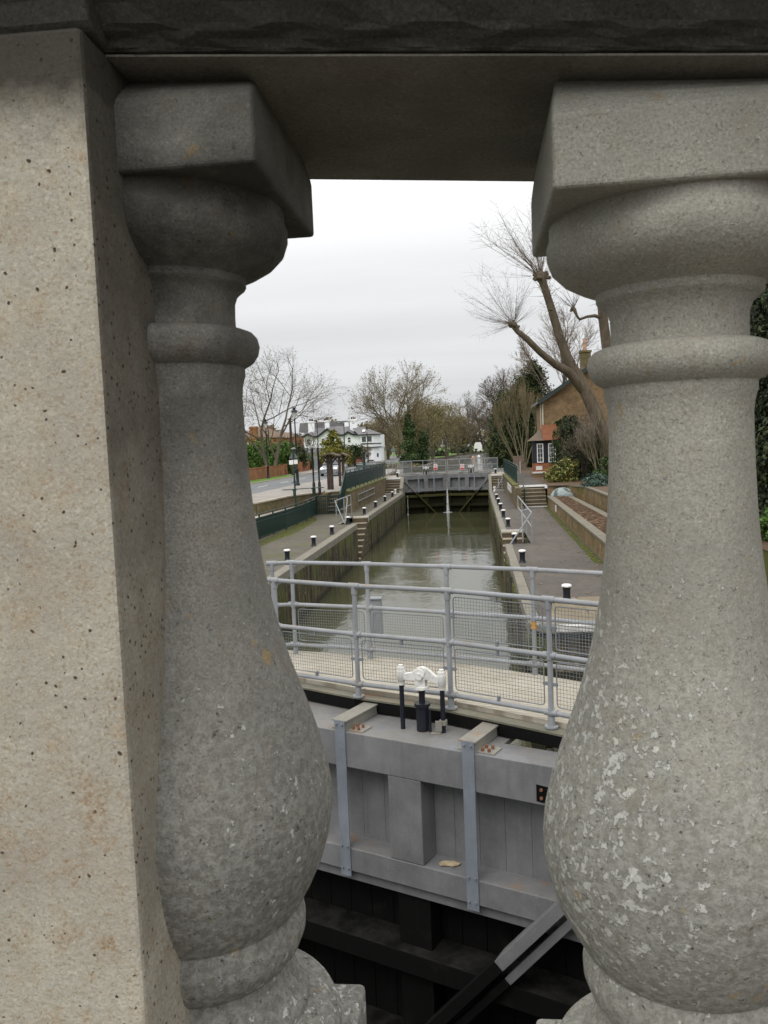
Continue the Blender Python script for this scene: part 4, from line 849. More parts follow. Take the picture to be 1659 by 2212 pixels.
def victorian_lamp(loc, label, H=5.4):
    t = thing('street_lamp', label, 'street lamp', (0,0,0), 'black lantern street lamps')
    m = MB(); m.lathe([(.16,0),(.16,.12),(.11,.2),(.10,1.1),(.13,1.15),(.075,1.25),(.055,1.4),(.045,H-.75),(.07,H-.72),(.05,H-.68)], n=12); m.beam((-.22,0,H-1.0), (.22,0,H-1.0), .03, .03); m.build('column', M['navy'], t)
    m = MB(); m.lathe([(.09,H-.68),(.19,H-.25)], n=6, smooth=False, caps=False); m.build('lantern_glass', simple_lamp, t)
    m = MB(); m.lathe([(.27,H-.25),(.20,H-.12),(.09,H-.05),(.09,H+.02),(.15,H+.04),(.12,H+.1),(.0,H+.12)], n=12); m.build('lantern_cap', M['darktrim'], t)
    t.location = loc; return t
simple_lamp = simple('lantern_glass', (.55,.56,.55), .2, .1)
p1 = atz(643.5,1049,UP); l1 = victorian_lamp((p1.x,p1.y,UP), 'black lantern lamp post at the plaza kerb, nearest and tallest in view', 5.5)
p = atz(580,1034,UP); dup(l1, (p.x,p.y,UP), 0, 'black lantern lamp post on the grass verge before the laurel hedge')
dup(l1, (-19.5,150,UP), 0, 'distant black lantern lamp post beyond the white house', (1.15,1.15,1.15))
def arm_lamp(loc, H, arm, label):
    t = thing('street_lamp', label, 'street lamp', (0,0,0), 'tall plain street lamps')
    m = MB(); m.lathe([(.12,0),(.11,1.4),(.07,1.5),(.05,H)], n=10); m.tube([(0,0,H),(arm,0,H+.25)], .035, 6); m.build('column', M['darktrim'], t)
    m = MB(); m.lathe([(.0,-.0),(.2,.05),(.22,.12),(.0,.2)], (arm+.25*(1 if arm > 0 else -1),0,H+.17), 10); m.build('lamp_head', M['tube'], t); t.location = loc
arm_lamp((-21.0,110,UP), aty(722.8,905.5,110).z-UP, 1.75, 'tall plain lamp post with a long arm in front of the golden conifer')
arm_lamp((-19.9,126,UP), aty(779,915,126).z-UP, -.5, 'tall plain dark pole at the corner of the white house')
q = aty(633,1028,85); m = MB(); m.tube([(q.x,85,UP),(q.x-.02,85,aty(636,903,85).z)], [.17,.12], 8); m.beam((q.x-.3,85,aty(636,903,85).z-.1),(q.x+.3,85,aty(636,903,85).z-.1),.06,.1); tag(m.build('telegraph_pole', M['wood'], org=(q.x,85,UP)), 'thick brown wooden pole standing behind the nearest lantern lamp', 'pole')
# sign post with the backs of its signs
Y = 41.3; q = aty(639.5,1103,Y)
t = thing('sign_post', 'grey post behind the near fence with triangular sign back and two white plates', 'sign post', (q.x,Y,-3.0))
m = MB(); m.tube([(q.x,Y,-2.98),(q.x,Y,aty(640,974,Y).z)], .045, 8); z = aty(639,1040,Y).z; m.tube([(q.x,Y,z-.03),(q.x,Y,z+.03)], .07, 8); m.beam((q.x-.2,Y,z-.06),(q.x+.2,Y,z-.06),.03,.03); m.build('pole', M['green'], t)
z0, z1 = aty(640,990,Y).z, aty(640,974.5,Y).z; m = MB(); m.prismy([(q.x-.24,z0),(q.x+.22,z0),(q.x-.01,z1+.06)], Y+.05, Y+.062); m.build('triangle_sign_back', simple('sign_back_grey', (.16,.17,.17), .6), t)
z2, z3 = aty(640,1003,Y).z, aty(640,993.5,Y).z; m = MB(); m.box((q.x-.22,Y-.07,z2), (q.x-.01,Y-.06,z3)); m.box((q.x+.02,Y-.07,z2+.02), (q.x+.22,Y-.06,z3+.01)); m.build('plate', M['white'], t)
m = MB(); m.lathe([(.05,0),(.13,.03),(.13,.07),(.02,.1)], (q.x+.02,Y,z1+.08), 10); m.build('sign_light', M['tube'], t)
# information panel between two posts
t = thing('information_panel', 'tall grey panel hung between two navy posts behind the bench', 'information panel', (-8.8,45.2,UP), None)
y = 45.2; a = aty(679,1070,y); b = aty(691,1068,y)
for c, xx in ((a,a.x),(b,b.x)): m = MB(); m.lathe([(.085,0),(.085,.62),(.05,.75),(.05,2.55),(.08,2.57),(.05,2.6),(.01,2.68)], (xx,y,UP), 10); m.build('post', M['navy'], t)
u = aty(682.5,1016,y); v = aty(688.5,984,y); m = MB(); m.box((a.x+.075,y-.03,u.z), (b.x-.03+.06,y+.03,v.z)); pn = m.build('panel', simple('grey_panel', (.20,.21,.20), .5), t); m = MB(); m.lathe([(.10,-.02),(.10,.02)], ((a.x+b.x)/2+.02,y,v.z+.12), 14); m.build('crest', M['tube'], t)
# bench
s0 = aty(612,1053.5,42.5); s1 = aty(696.5,1049.5,44.0)
t = thing('bench', 'backless green bench on the plaza beside the navy posts', 'bench', ((s0.x+s1.x)/2,43.2,UP))
d = (s1-s0); d.z = 0; d.normalize(); nn = Vector((-d.y,d.x,0)); zz = UP+.46
m = MB(); S0 = Vector((s0.x,s0.y,zz)); S1 = Vector((s1.x,s1.y,zz))
for k in (-.15,-.05,.05,.15): m.beam(S0+nn*k, S1+nn*k, .085, .035)
m.build('seat', M['green'], t)
for f in (.27, .76): q = S0.lerp(S1, f); m = MB(); m.beam(q-Vector((0,0,.02)), Vector((q.x,q.y,UP)), .10, .10, d); m.beam(q+nn*.2-Vector((0,0,.04)), q-nn*.2-Vector((0,0,.04)), .06, .05); m.build('leg', M['green'], t)
# notice shelters
def shelter(y, l, r, b0, b1, eav0, eav1, apex, label, panel):
    t = thing('notice_shelter', label, 'notice board', (aty((l+r)/2,b0,y).x,y,UP), 'brown timber notice shelters with pitched roofs')
    xl, xr = aty(l,b0,y).x, aty(r,b1,y+.1).x; zt = aty(l,apex+3,y).z
    for x in (xl, xr): m = MB(); m.box((x-.085,y-.08,UP), (x+.085,y+.08,zt)); m.build('post', M['wood'], t)
    e0, e1, ap = aty(eav0,apex+5.5,y), aty(eav1,apex+5.5,y), aty((eav0+eav1)/2,apex,y)
    m = MB(); cx = (e0.x+e1.x)/2
    for s, e in ((-1,e0),(1,e1)):
        v = [(e.x,y-.55,e.z),(cx,y-.55,ap.z),(cx,y+.55,ap.z),(e.x,y+.55,e.z)]; v += [(a, b, c+.07) for a, b, c in v]
        f = [(0,1,2,3),(4,7,6,5),(0,4,5,1),(3,2,6,7),(0,3,7,4)]; m.add(v, f)
    m.build('pitched_roof', M['mossroof'], t)
    m = MB()
    for x, s in ((xl,1),(xr,-1),(xl,-1),(xr,1)): m.beam((x,y,zt-.55), (x+s*.42,y,zt-.08), .06, .1)
    m.build('brackets', M['wood'], t)
    if panel: m = MB(); m.box((xl+.1,y-.05,aty(l,panel[1],y).z), (xr-.07,y+.03,aty(l,panel[0],y).z)); m.build('board', panel[2], t)
shelter(50.7, 711, 718.5, 1058, 1057, 697, 734, 980, 'brown notice shelter nearer the bench, a small grey box between its posts', (1007,1015.5,M['tube']))
shelter(55.2, 735.3, 743.5, 1050, 1047, 729, 752, 980, 'brown notice shelter farther from the bench with a pale notice', (998,1020,M['cream']))
q = aty(787,1003,78); m = MB(); m.lathe([(.13,0),(.11,1.2),(.10,3.0),(.16,3.02),(.1,3.1)], (q.x,78,UP), 10); sc_ = (aty(785,975,78).z-UP)/3.1; m.v = [(x, y, UP+(z-UP)*sc_) for x, y, z in m.v]; tag(m.build('post', M['green'], org=(q.x,78,UP)), 'plain dark green post standing behind the upper left fence', 'post')
# triangular sign far away
t = thing('sign_post', 'distant post with blank triangular sign back near the far road bend', 'sign post', (-17.3,140,UP)); m = MB(); q = aty(851,994,140); m.tube([(q.x,140,UP),(q.x,140,UP+2.8)], .05, 6); m.build('pole', M['tube'], t); m = MB(); m.prismy([(q.x-.55,UP+1.9),(q.x+.45,UP+1.9),(q.x-.05,UP+2.8)], 140.1, 140.13); m.build('triangle_sign_back', simple('sign_back_green', (.16,.24,.21), .6), t); m = MB(); m.box((q.x-.3,140.1,UP+1.3), (q.x+.2,140.13,UP+1.75)); m.build('plate', M['cream'], t)
# wire fence and white box at the far left of the gates
t = thing('wire_fence', 'thin wire fence with posts left of the far gates', 'wire fence', (-9,74,UP)); a, b = aty(838,1015,76), aty(871,1015,72)
m = MB()
for z in (.1,.35,.6,.85,1.1): m.beam((a.x,76,UP+z), (b.x,72,UP+z), .012, .012)
for i in range(30): f = i/29; m.beam((a.x+(b.x-a.x)*f,76-4*f,UP+.1), (a.x+(b.x-a.x)*f,76-4*f,UP+1.1), .008, .008)
m.build('wires', M['tube'], t)
for f in (0,.33,.66,1): m = MB(); m.beam((a.x+(b.x-a.x)*f,76-4*f,UP), (a.x+(b.x-a.x)*f,76-4*f,UP+1.2), .05, .05); m.build('post', M['tube'], t)
a = aty(858,1016,70.5); t = thing('equipment_box', 'white equipment box left of the far gates', 'equipment box', (a.x+.2,70.5,UP)); m = MB(); m.box((a.x,70.3,UP+.1), (a.x+.46,70.8,UP+.55)); m.build('casing', M['offwhite'], t, bevel=.02); m = MB(); m.box((a.x+.05,70.4,UP), (a.x+.12,70.7,UP+.1)); m.box((a.x+.34,70.4,UP), (a.x+.41,70.7,UP+.1)); m.build('feet', M['tube'], t)
# ================================================================= CAR AND VAN
silver = NT('silver_car_paint', .3, .5, .5); silver.col((.30,.32,.34)); silver.b.inputs['Coat Weight'].default_value = .5; M['silver'] = silver.mat
black = simple('tyre_rubber', (.015,.015,.016), .8); M['tyre'] = black
head = NT('headlight', .3); head.col((.9,.9,.9)); head.b.inputs['Emission Color'].default_value = (1,.9,.8,1); head.b.inputs['Emission Strength'].default_value = 2.2; M['head'] = head.mat
cy = 80.; cx = aty(722,1026,cy).x
car = thing('car', 'silver car with both headlights lit coming along the road behind the notice shelters', 'car', (0,0,0))
def loft(secs, nseg=1):
    m = MB(); m.smooth = True; n = None
    for y, hw, z0, zb, zt, hr in secs:      # y, half width, sill, belt, top, top half width
        ring = [(-hw*.92,y,z0),(-hw,y,z0+.12),(-hw,y,zb-.08),(-hw*.95,y,zb),(-hr,y,zt-.03),(-hr*.8,y,zt),(hr*.8,y,zt),(hr,y,zt-.03),(hw*.95,y,zb),(hw,y,zb-.08),(hw,y,z0+.12),(hw*.92,y,z0)]
        n = len(ring); m.v += ring
    k = len(secs)
    for i in range(k-1):
        for j in range(n): m.f.append((i*n+j, (i+1)*n+j, (i+1)*n+(j+1)%n, i*n+(j+1)%n)); m.m.append(0); m.sm.append(True)
    m.f += [tuple(range(n)), tuple(range((k-1)*n, k*n))[::-1]]; m.m += [0,0]; m.sm += [False,False]; return m
loft([(-2.1,.70,.28,.62,.64,.66),(-2.02,.84,.22,.70,.74,.78),(-1.6,.90,.2,.80,.86,.80),(-1.05,.92,.2,.88,.98,.80),(-.95,.92,.2,.92,1.0,.82),(.9,.92,.2,.95,1.0,.82),(1.9,.90,.2,.95,1.0,.8),(2.05,.85,.25,.85,.95,.72)]).build('body', M['silver'], car)
m = loft([(-.98,.86,.94,.97,1.0,.78),(-.30,.82,.94,.99,1.50,.64),(.9,.82,.94,.99,1.54,.64),(1.6,.82,.94,.99,1.40,.62),(2.0,.80,.92,.96,1.02,.7)]); cb = m.build('cabin', M['glass'], car)
m = MB(); m.box((-.58,-.25,1.52), (.58,1.3,1.565)); 
for s in (-1,1): m.beam((s*.80,-.98,.98), (s*.63,-.28,1.52), .06, .05); m.beam((s*.64,-.3,1.54), (s*.63,1.5,1.45), .06, .05)
m.build('roof', M['silver'], car, bevel=.02)
for s in (-1, 1):
    m = MB(); m.tube([(s*.62,-2.045,.66),(s*.62,-2.06,.66)], .13, 16); m.build('headlight', M['head'], car)
    m = MB(); m.box((s*.90-.08+s*.1,-.92,.93), (s*.90+.08+s*.1,-.80,1.06)); m.build('mirror', M['darktrim'], car, bevel=.02)
m = MB(); m.box((-.45,-2.085,.32), (.45,-2.03,.50)); m.build('grille', M['darktrim'], car); m = MB(); m.box((-.26,-2.11,.40), (.26,-2.086,.50)); m.build('number_plate', M['offwhite'], car)
for sx in (-1, 1):
    for yy in (-1.3, 1.3):
        m = MB(); m.tube([(sx*.90,yy,.31),(sx*.70,yy,.31)], .31, 20); w = m.build('wheel', M['tyre'], car); m = MB(); m.tube([(sx*.905,yy,.31),(sx*.89,yy,.31)], .2, 12); m.build('rim', M['tube'], w)
car.location = (cx, cy, UP+.005); car.rotation_euler = (0,0,radians(-4)); car.scale = (1.05,1.05,1.05)
Yv = 262; a = aty(1024.5,971,Yv); b = aty(1041,955,Yv)
v = thing('van', 'white high sided van parked by the far bend of the river', 'van', ((a.x+b.x)/2,Yv,UP))
m = MB(); m.prismy([(a.x,-1.95),(b.x,-1.95),(b.x,b.z),(a.x+.5,b.z),(a.x,b.z-.6)], Yv, Yv+2.2); m.build('body', M['white'], v)
for x in (a.x+.5, b.x-.5): m = MB(); m.tube([(x,Yv-.03,UP+.32),(x,Yv+.2,UP+.32)], .34, 12); m.build('wheel', M['tyre'], v)
m = MB(); m.box((a.x+.15,Yv-.02,-1.75), (a.x+1.0,Yv-.004,-1.2)); m.build('window', M['glass'], v)
# ================================================================= WHITE HOUSE
HY = 165.
def hp(x, y, Y=HY): q = aty(x, y, Y); return (q.x, q.z)
wh = thing('white_house', 'long white rendered house with scalloped dark bargeboards, slate roofs and white chimneys', 'house', (-28,HY,UP))
eave = [(644,945.7),(657,943),(665,937.7),(677,943.7),(686.7,943),(707,927),(724,939),(734.6,940),(742.6,940),(752,933),(762.6,939),(779,939)]
m = MB(); pl_ = [hp(644,1005),hp(781,1005)]+[hp(x,y+1) for x, y in eave[::-1]]; m.prismy(pl_, HY, HY+8); m.build('walls', M['render'], wh)
m = MB()
for a, b in zip(eave[:-1], eave[1:]): A, B = hp(*a), hp(*b); m.beam((A[0],HY-.25,A[1]), (B[0],HY-.25,B[1]), .5, .32)
m.build('bargeboard', M['darktrim'], wh)
def slope_roof(name, front, back, y0, y1, mat, par, th=.15):
    m = MB(); f = [(a[0],y0,a[1]) for a in front]; b = [(a[0],y1,a[1]) for a in back]; n = len(f)
    for i in range(n-1): m.quad(f[i], f[i+1], b[i+1], b[i]); m.quad(tuple((q[0],q[1],q[2]-th)) if 0 else (f[i][0],f[i][1],f[i][2]-th), (b[i][0],b[i][1],b[i][2]-th), (b[i+1][0],b[i+1][1],b[i+1][2]-th), (f[i+1][0],f[i+1][1],f[i+1][2]-th))
    return m.build(name, mat, par)
rdg = [(678,926.5),(681,925.5),(684,925.3),(688,925),(692,924.5),(708,922),(724,921),(736,920.3),(744,920),(753,920),(763,926),(781,938)]
R1 = slope_roof('roof', [hp(x,y-1) for x, y in eave], [hp(x,y,HY+5) for x, y in rdg], HY-.45, HY+5, M['slate'], wh)
m = MB(); A = [hp(652,935,HY+9), hp(654,915,HY+9), hp(681,913.5,HY+9), hp(752,909.5,HY+9), hp(758,925,HY+9), hp(758,940,HY+9)]; m.prismy(A, HY+6, HY+12); m.build('rear_roof', M['slate'], wh)
m = MB(); A = [hp(758,942,HY+3),hp(761,923.5,HY+3),hp(781,922,HY+3),hp(809,937,HY-1)]; f = [hp(775,940,HY-2.6), hp(809.5,938,HY-2.6)]
m.add([(f[0][0],HY-2.6,f[0][1]),(f[1][0],HY-2.6,f[1][1]),(A[2][0]+.2,HY+3,A[2][1]),(A[1][0],HY+3,A[1][1]),(f[1][0]+1.0,HY+6,f[1][1])], [(0,1,2,3),(1,4,2)]); rw2 = m.build('bay_roof', M['slate'], wh)
a = hp(782.6,934,HY-1); b = hp(788.7,929.5,HY-1); m = MB(); m.add([(a[0],HY-1.25,a[1]),(b[0],HY-1.25,a[1]),(b[0],HY-.35,b[1]),(a[0],HY-.35,b[1])], [(0,1,2,3)]); m.v = [(x, y-.15, z+.15) for x, y, z in m.v]; m.build('skylight', M['white'], rw2)
for i, (x0, x1, yt, yb, Y) in enumerate(((667,678,909.7,932,HY+2),(702.7,710.7,908,924,HY+3),(756.6,770.7,905.7,926,HY+3),(745,752.6,912,921,HY+5))):
    a, b = hp(x0, yb, Y), hp(x1, yt, Y); m = MB(); m.box((a[0],Y-.4,a[1]-.6), (b[0],Y+.6,b[1])); 
    if i < 3: m.box((a[0]-.12,Y-.5,b[1]-.3), (b[0]+.12,Y+.7,b[1]-.1))
    c = m.build('chimney', M['render'], R1)
    if i < 3:
        m = MB(); 
        for f in (.25, .5, .75): m.lathe([(.13,0),(.11,.45),(.14,.5)], (a[0]+(b[0]-a[0])*f,Y,b[1]), 8)
        m.build('chimney_pots', M['browntile'] if i else M['darktrim'], R1)
for (x0, x1, y0, y1) in ((663,671,961,947.7),(694.5,702,959.7,946),(750.7,758,957,943.5)):
    a, b = hp(x0,y0), hp(x1,y1); win(wh, a[0], b[0], a[1], b[1], HY-.003, 1, 2, fw=.12, dep=.08, gb=.12)
# projecting bay on the right
BYh = HY-2.4
a, b = hp(780.5,1000,BYh), hp(806,940,BYh)
m = MB(); x0, x1 = a[0], b[0]; z_arch = hp(790,996,BYh)[1]
zt = hp(800,938.5,BYh)[1]; zb = UP-.05; w = x1-x0; zc = hp(790,966,BYh)[1]
m.prism([(x0,BYh),(x1,BYh),(x1+1.3,BYh+1.6),(x1+1.3,HY+6),(x0,HY+6)], zc, zt)
lx = hp(803,990,BYh)[0]-.6; m.prism([(lx,BYh+.3),(x1-.1,BYh+.3),(x1+1.1,BYh+1.8),(x1+1.1,HY+6),(lx,HY+6)], zb, zc-.002); m.prism([(x0,BYh+2.0),(lx+.001,BYh+2.0),(lx+.001,HY+5),(x0,HY+5)], zb, zc-.002)
m.box((x0,BYh+.35,zb), (x0+.4,BYh+.7,zc-.003)); m.build('bay', M['render'], wh)
m = MB()
for yy in (958.6, 966.3): z = hp(790,yy,BYh)[1]; m.beam((x0,BYh-.06,z), (x1,BYh-.06,z), .12, .16); m.beam((x1,BYh-.06,z), (x1+1.36,BYh+1.57,z), .12, .16)
z = zt; m.beam((x0-.3,BYh-.2,z), (x1+.1,BYh-.2,z), .5, .16); m.beam((x1+.1,BYh-.2,z), (x1+1.6,BYh+1.5,z), .4, .16); m.box((lx,BYh+.27,zb), (x1-.1,BYh+.298,zb+.35)); m.build('bay_trim', M['darktrim'], wh)
za, zb2 = hp(790,956.5,BYh)[1], hp(790,941,BYh)[1]; win(wh, x0+.15, x1-.15, za, zb2, BYh-.003, 2, 1, fw=.16, dep=.1, gb=.3)
m = MB(); z1 = hp(814,979,BYh)[1]; z0 = hp(814,987,BYh)[1]; m.beam((x1+.45,BYh+1.0,(z0+z1)/2), (x1+.75,BYh+1.35,(z0+z1)/2), .1, z1-z0); m.build('side_window', M['glass'], wh)
m = MB(); a, b = hp(656,977.7,HY-1.8), hp(703,967,HY); 
m.add([(a[0],HY-1.8,a[1]),(b[0],HY-1.8,a[1]),(b[0],HY,b[1]),(a[0],HY,b[1]),(a[0],HY-1.8,a[1]-.15),(b[0],HY-1.8,a[1]-.15)], [(0,1,2,3),(0,4,5,1)]); m.build('veranda_roof', M['slate'], wh)
m = MB(); a, b = hp(657,992,HY-1), hp(702,978,HY-1); m.box((a[0],HY-1.2,a[1]-.5), (b[0],HY-.02,b[1])); m.build('veranda', M['cream'], wh)
m = MB()
for xx in (677, 742.6): q = hp(xx,944); m.tube([(q[0],HY-.08,q[1]), (q[0],HY-.08,UP)], .07, 6)
m.build('drainpipe', M['tube'], wh)
gx = thing('outbuilding', 'small cream outbuilding with grey roof right of the white house', 'outbuilding', (-19,170,UP)); Y = 172
m = MB(); a, b = hp(818,991,Y), hp(829,970,Y); m.box((a[0],Y,UP-.1), (b[0],Y+5,b[1])); m.build('walls', M['cream'], gx)
m = MB(); c = hp(818,965,Y+2.5); m.add([(a[0]-.2,Y-.2,b[1]),(b[0]+.2,Y-.2,b[1]),(b[0]+.0,Y+2.5,c[1]+.2),(a[0]-.2,Y+2.5,c[1]+.2),(b[0]+.2,Y+5.2,b[1])], [(0,1,2,3),(1,4,2)]); m.build('roof', M['slate'], gx)
win(gx, a[0]+.25, a[0]+.85, hp(820,984,Y)[1], hp(820,979,Y)[1], Y-.003, 1, 1, fm='offwhite', fw=.06)
# orange brick house far left
BY2 = 122.
bh = thing('brick_house', 'orange brick house with brown roof behind the laurel hedge, far left', 'house', (-33,BY2,UP))
P2 = lambda x, y, Y=BY2: hp(x, y, Y)
a, b = P2(500,1010), P2(556,944); m = MB(); m.box((a[0],BY2,UP-.1), (b[0],BY2+8,b[1])); c = P2(632,944); m.box((b[0]+.001,BY2+2,UP-.1), (c[0],BY2+8,c[1])); m.build('brick_walls', M['brick_o'], bh)
a, b = P2(541.7,950), P2(553.7,921); m = MB(); m.box((a[0],BY2-.4,UP), (b[0],BY2+.9,b[1])); m.box((a[0]-.1,BY2-.5,b[1]-.35), (b[0]+.1,BY2+1,b[1]-.1)); m.build('chimney', M['brick_o'], bh)
m = MB(); f0, f1 = P2(500,944.5), P2(541.5,944.5); r0, r1 = P2(506,930,BY2+4), P2(541.5,930,BY2+4); m.add([(f0[0],BY2-.3,f0[1]),(f1[0],BY2-.3,f1[1]),(r1[0],BY2+4,r1[1]),(r0[0],BY2+4,r0[1])], [(0,1,2,3)])
f0, f1, r0, r1 = P2(554,945,BY2+1.7), P2(634,944,BY2+1.7), P2(560,919,BY2+5), P2(586,919,BY2+5); r2 = P2(600,934,BY2+5); r3 = P2(634,934,BY2+5)
m.add([(f0[0],BY2+1.7,f0[1]),(f1[0],BY2+1.7,f1[1]),(r3[0],BY2+5,r3[1]),(r2[0],BY2+5,r2[1]),(r1[0],BY2+5,r1[1]),(r0[0],BY2+5,r0[1])], [(0,1,2,3,4,5)]); m.build('roof', M['browntile'], bh)
a, b = P2(530,963), P2(537,957); win(bh, a[0], b[0], a[1], b[1], BY2-.003, 3, 1, fw=.08, dep=.06, gb=.07)
# far white cottages across the river bend
for i, (x0, x1, y0, y1, yr, Y, lab) in enumerate(((1064,1080,973,962,953,300,'distant white house with dark timbering seen past the far river bend'),(1010,1016,972,963,958,285,'distant white gable left of the van by the river'))):
    h = thing('white_cottage', lab, 'house', (aty(x0,y0,Y).x,Y,UP)); a, b = hp(x0,y0,Y), hp(x1,y1,Y); r = hp((x0+x1)/2,yr,Y+4)
    m = MB(); m.box((a[0],Y,UP-.1), (b[0],Y+8,b[1])); m.build('walls', M['render'], h)
    m = MB(); m.add([(a[0]-.3,Y-.3,b[1]),(b[0]+.3,Y-.3,b[1]),(b[0]-.6,Y+4,r[1]),(a[0]+.6,Y+4,r[1])], [(0,1,2,3)]); m.build('roof', M['slate'], h)
    for f in (.15,.4,.65): wn = MB(); wn.box((a[0]+(b[0]-a[0])*f,Y-.05,UP+.9), (a[0]+(b[0]-a[0])*(f+.15),Y-.01,UP+2.1)); wn.build('window', M['glass'], h)
m = MB(); m.sheet([(-11.9,60),(3.1,60),(4.6,80),(6.4,110),(15.4,180),(41,250),(130,345),(36,331),(3.7,297),(-4.3,262),(-6.9,200),(-9.5,150),(-11.9,115),(-8.9,90)], RIV)
m.v = [(min(max(x,-12),200), y, z) for x, y, z in m.v]
m = MB(); m.sheet([(-7.7,68.7),(2.4,68.7),(3.2,73),(4.7,80),(6.5,110),(15.3,180),(40.3,250),(120.3,331),(121,361),(40,331),(3.6,297),(-4.2,262),(-6.8,200),(-9.4,150),(-11.8,115),(-8.8,90),(-8.0,74)], RIV); struct('river_water', m, M['water_riv'])
m = MB()
bk = [(-8.0,73),(-8.6,90),(-11.6,115),(-9.2,150),(-6.6,200),(-4.0,262),(4,296),(40,330)]
for a, b in zip(bk[:-1], bk[1:]): m.beam((*a,-2.75), (*b,-2.75), .4, .72)
struct('river_bank', m, M['riser'])
m = MB(); bk = [(2.9,73),(4.4,80),(6.2,110),(15,180),(40,250)]
for a, b in zip(bk[:-1], bk[1:]): m.beam((*a,-2.78), (*b,-2.78), .4, .74)
struct('river_bank', m, M['riser'])
for i, (x, y, mt, lab) in enumerate(((1021.5,990,'orange','orange and white marker float on the river by the left bank'),(1034.5,988,'white','plain white marker float farther out on the river'))):
    q = atz(x, y, RIV); m = MB(); m.lathe([(.0,-.1),(.28,.0),(.34,.15),(.2,.4),(.05,.55)], (q.x,q.y,RIV), 12); tag(m.build('marker_float', M['white'] if i else simple('float_orange', (.75,.35,.2), .5, .4, 3), org=(q.x,q.y,RIV)), lab, 'float')
# ================================================================= TREES
def grow(tm, cm, p, d, L, r, lvl, rnd, prm, env):
    """recursive bare branch: tm thick wood, cm twigs"""
    n = 3 if lvl > 1 else 2; pts = [p]; rs = [r]; q = p.copy(); dd = d.copy(); wig = prm['wig']
    r1 = r*(.62 if lvl > 0 else .35)
    for i in range(n):
        dd = (dd+Vector((rnd.gauss(0,wig), rnd.gauss(0,wig), rnd.gauss(0,wig)*.7+prm['up']))).normalized(); q = q+dd*(L/n); pts.append(q.copy()); rs.append(r+(r1-r)*(i+1)/n)
    tgt = tm if lvl >= prm['tl'] else cm
    tgt.tube(pts, rs, 8 if lvl >= prm['tl']+1 else (5 if lvl >= prm['tl'] else 3), caps=False)
    if lvl == 0: prm['tips'].append((q.copy(), dd.copy())); return
    k = prm['kids'][lvl] if lvl < len(prm['kids']) else 3
    for j in range(k):
        t = rnd.uniform(.3, 1.) if j else 1.
        i = min(n-1, int(t*n)); b = pts[i].lerp(pts[i+1], t*n-i) if t < 1 else pts[-1]
        a = (pts[i+1]-pts[i]).normalized(); s = prm['spread']*(rnd.uniform(.5,1.25) if j else rnd.uniform(.1,.5))
        o = a.orthogonal().normalized(); o.rotate(Matrix.Rotation(rnd.uniform(0, 2*pi), 3, a)); nd = (a*cos(s)+o*sin(s)).normalized()
        nL = L*rnd.uniform(.60,.85); 
        if env:
            c, ex = env; e = b+nd*nL; v = Vector(((e.x-c.x)/ex.x, (e.y-c.y)/ex.y, (e.z-c.z)/ex.z))
            if v.length > 1.05: nL *= .55; nd = (nd-v.normalized()*.25).normalized()
        rr_ = (rs[i]+(rs[i+1]-rs[i])*(t*n-i) if t < 1 else rs[-1])*(.9 if j == 0 else rnd.uniform(.5,.72))
        grow(tm, cm, b, nd, nL, max(rr_, prm['rmin']), lvl-1, rnd, prm, env)
def leafquads(m, pts, size, rnd, n_each=1, jit=.3):
    for p in pts:
        for _ in range(n_each):
            c = p+Vector((rnd.gauss(0,jit), rnd.gauss(0,jit), rnd.gauss(0,jit))); u = Vector((rnd.gauss(0,1), rnd.gauss(0,1), rnd.gauss(0,1))).normalized(); w = u.orthogonal().normalized(); w.rotate(Matrix.Rotation(rnd.uniform(0,6.28), 3, u))
            s = size*rnd.uniform(.6,1.4); x = u.cross(w)*s*.5; y = w*s; m.v += [tuple(c-y), tuple(c+x), tuple(c+y), tuple(c-x)]; k = len(m.v)-4; m.f.append([k,k+1,k+2,k+3]); m.m.append(0); m.sm.append(False)
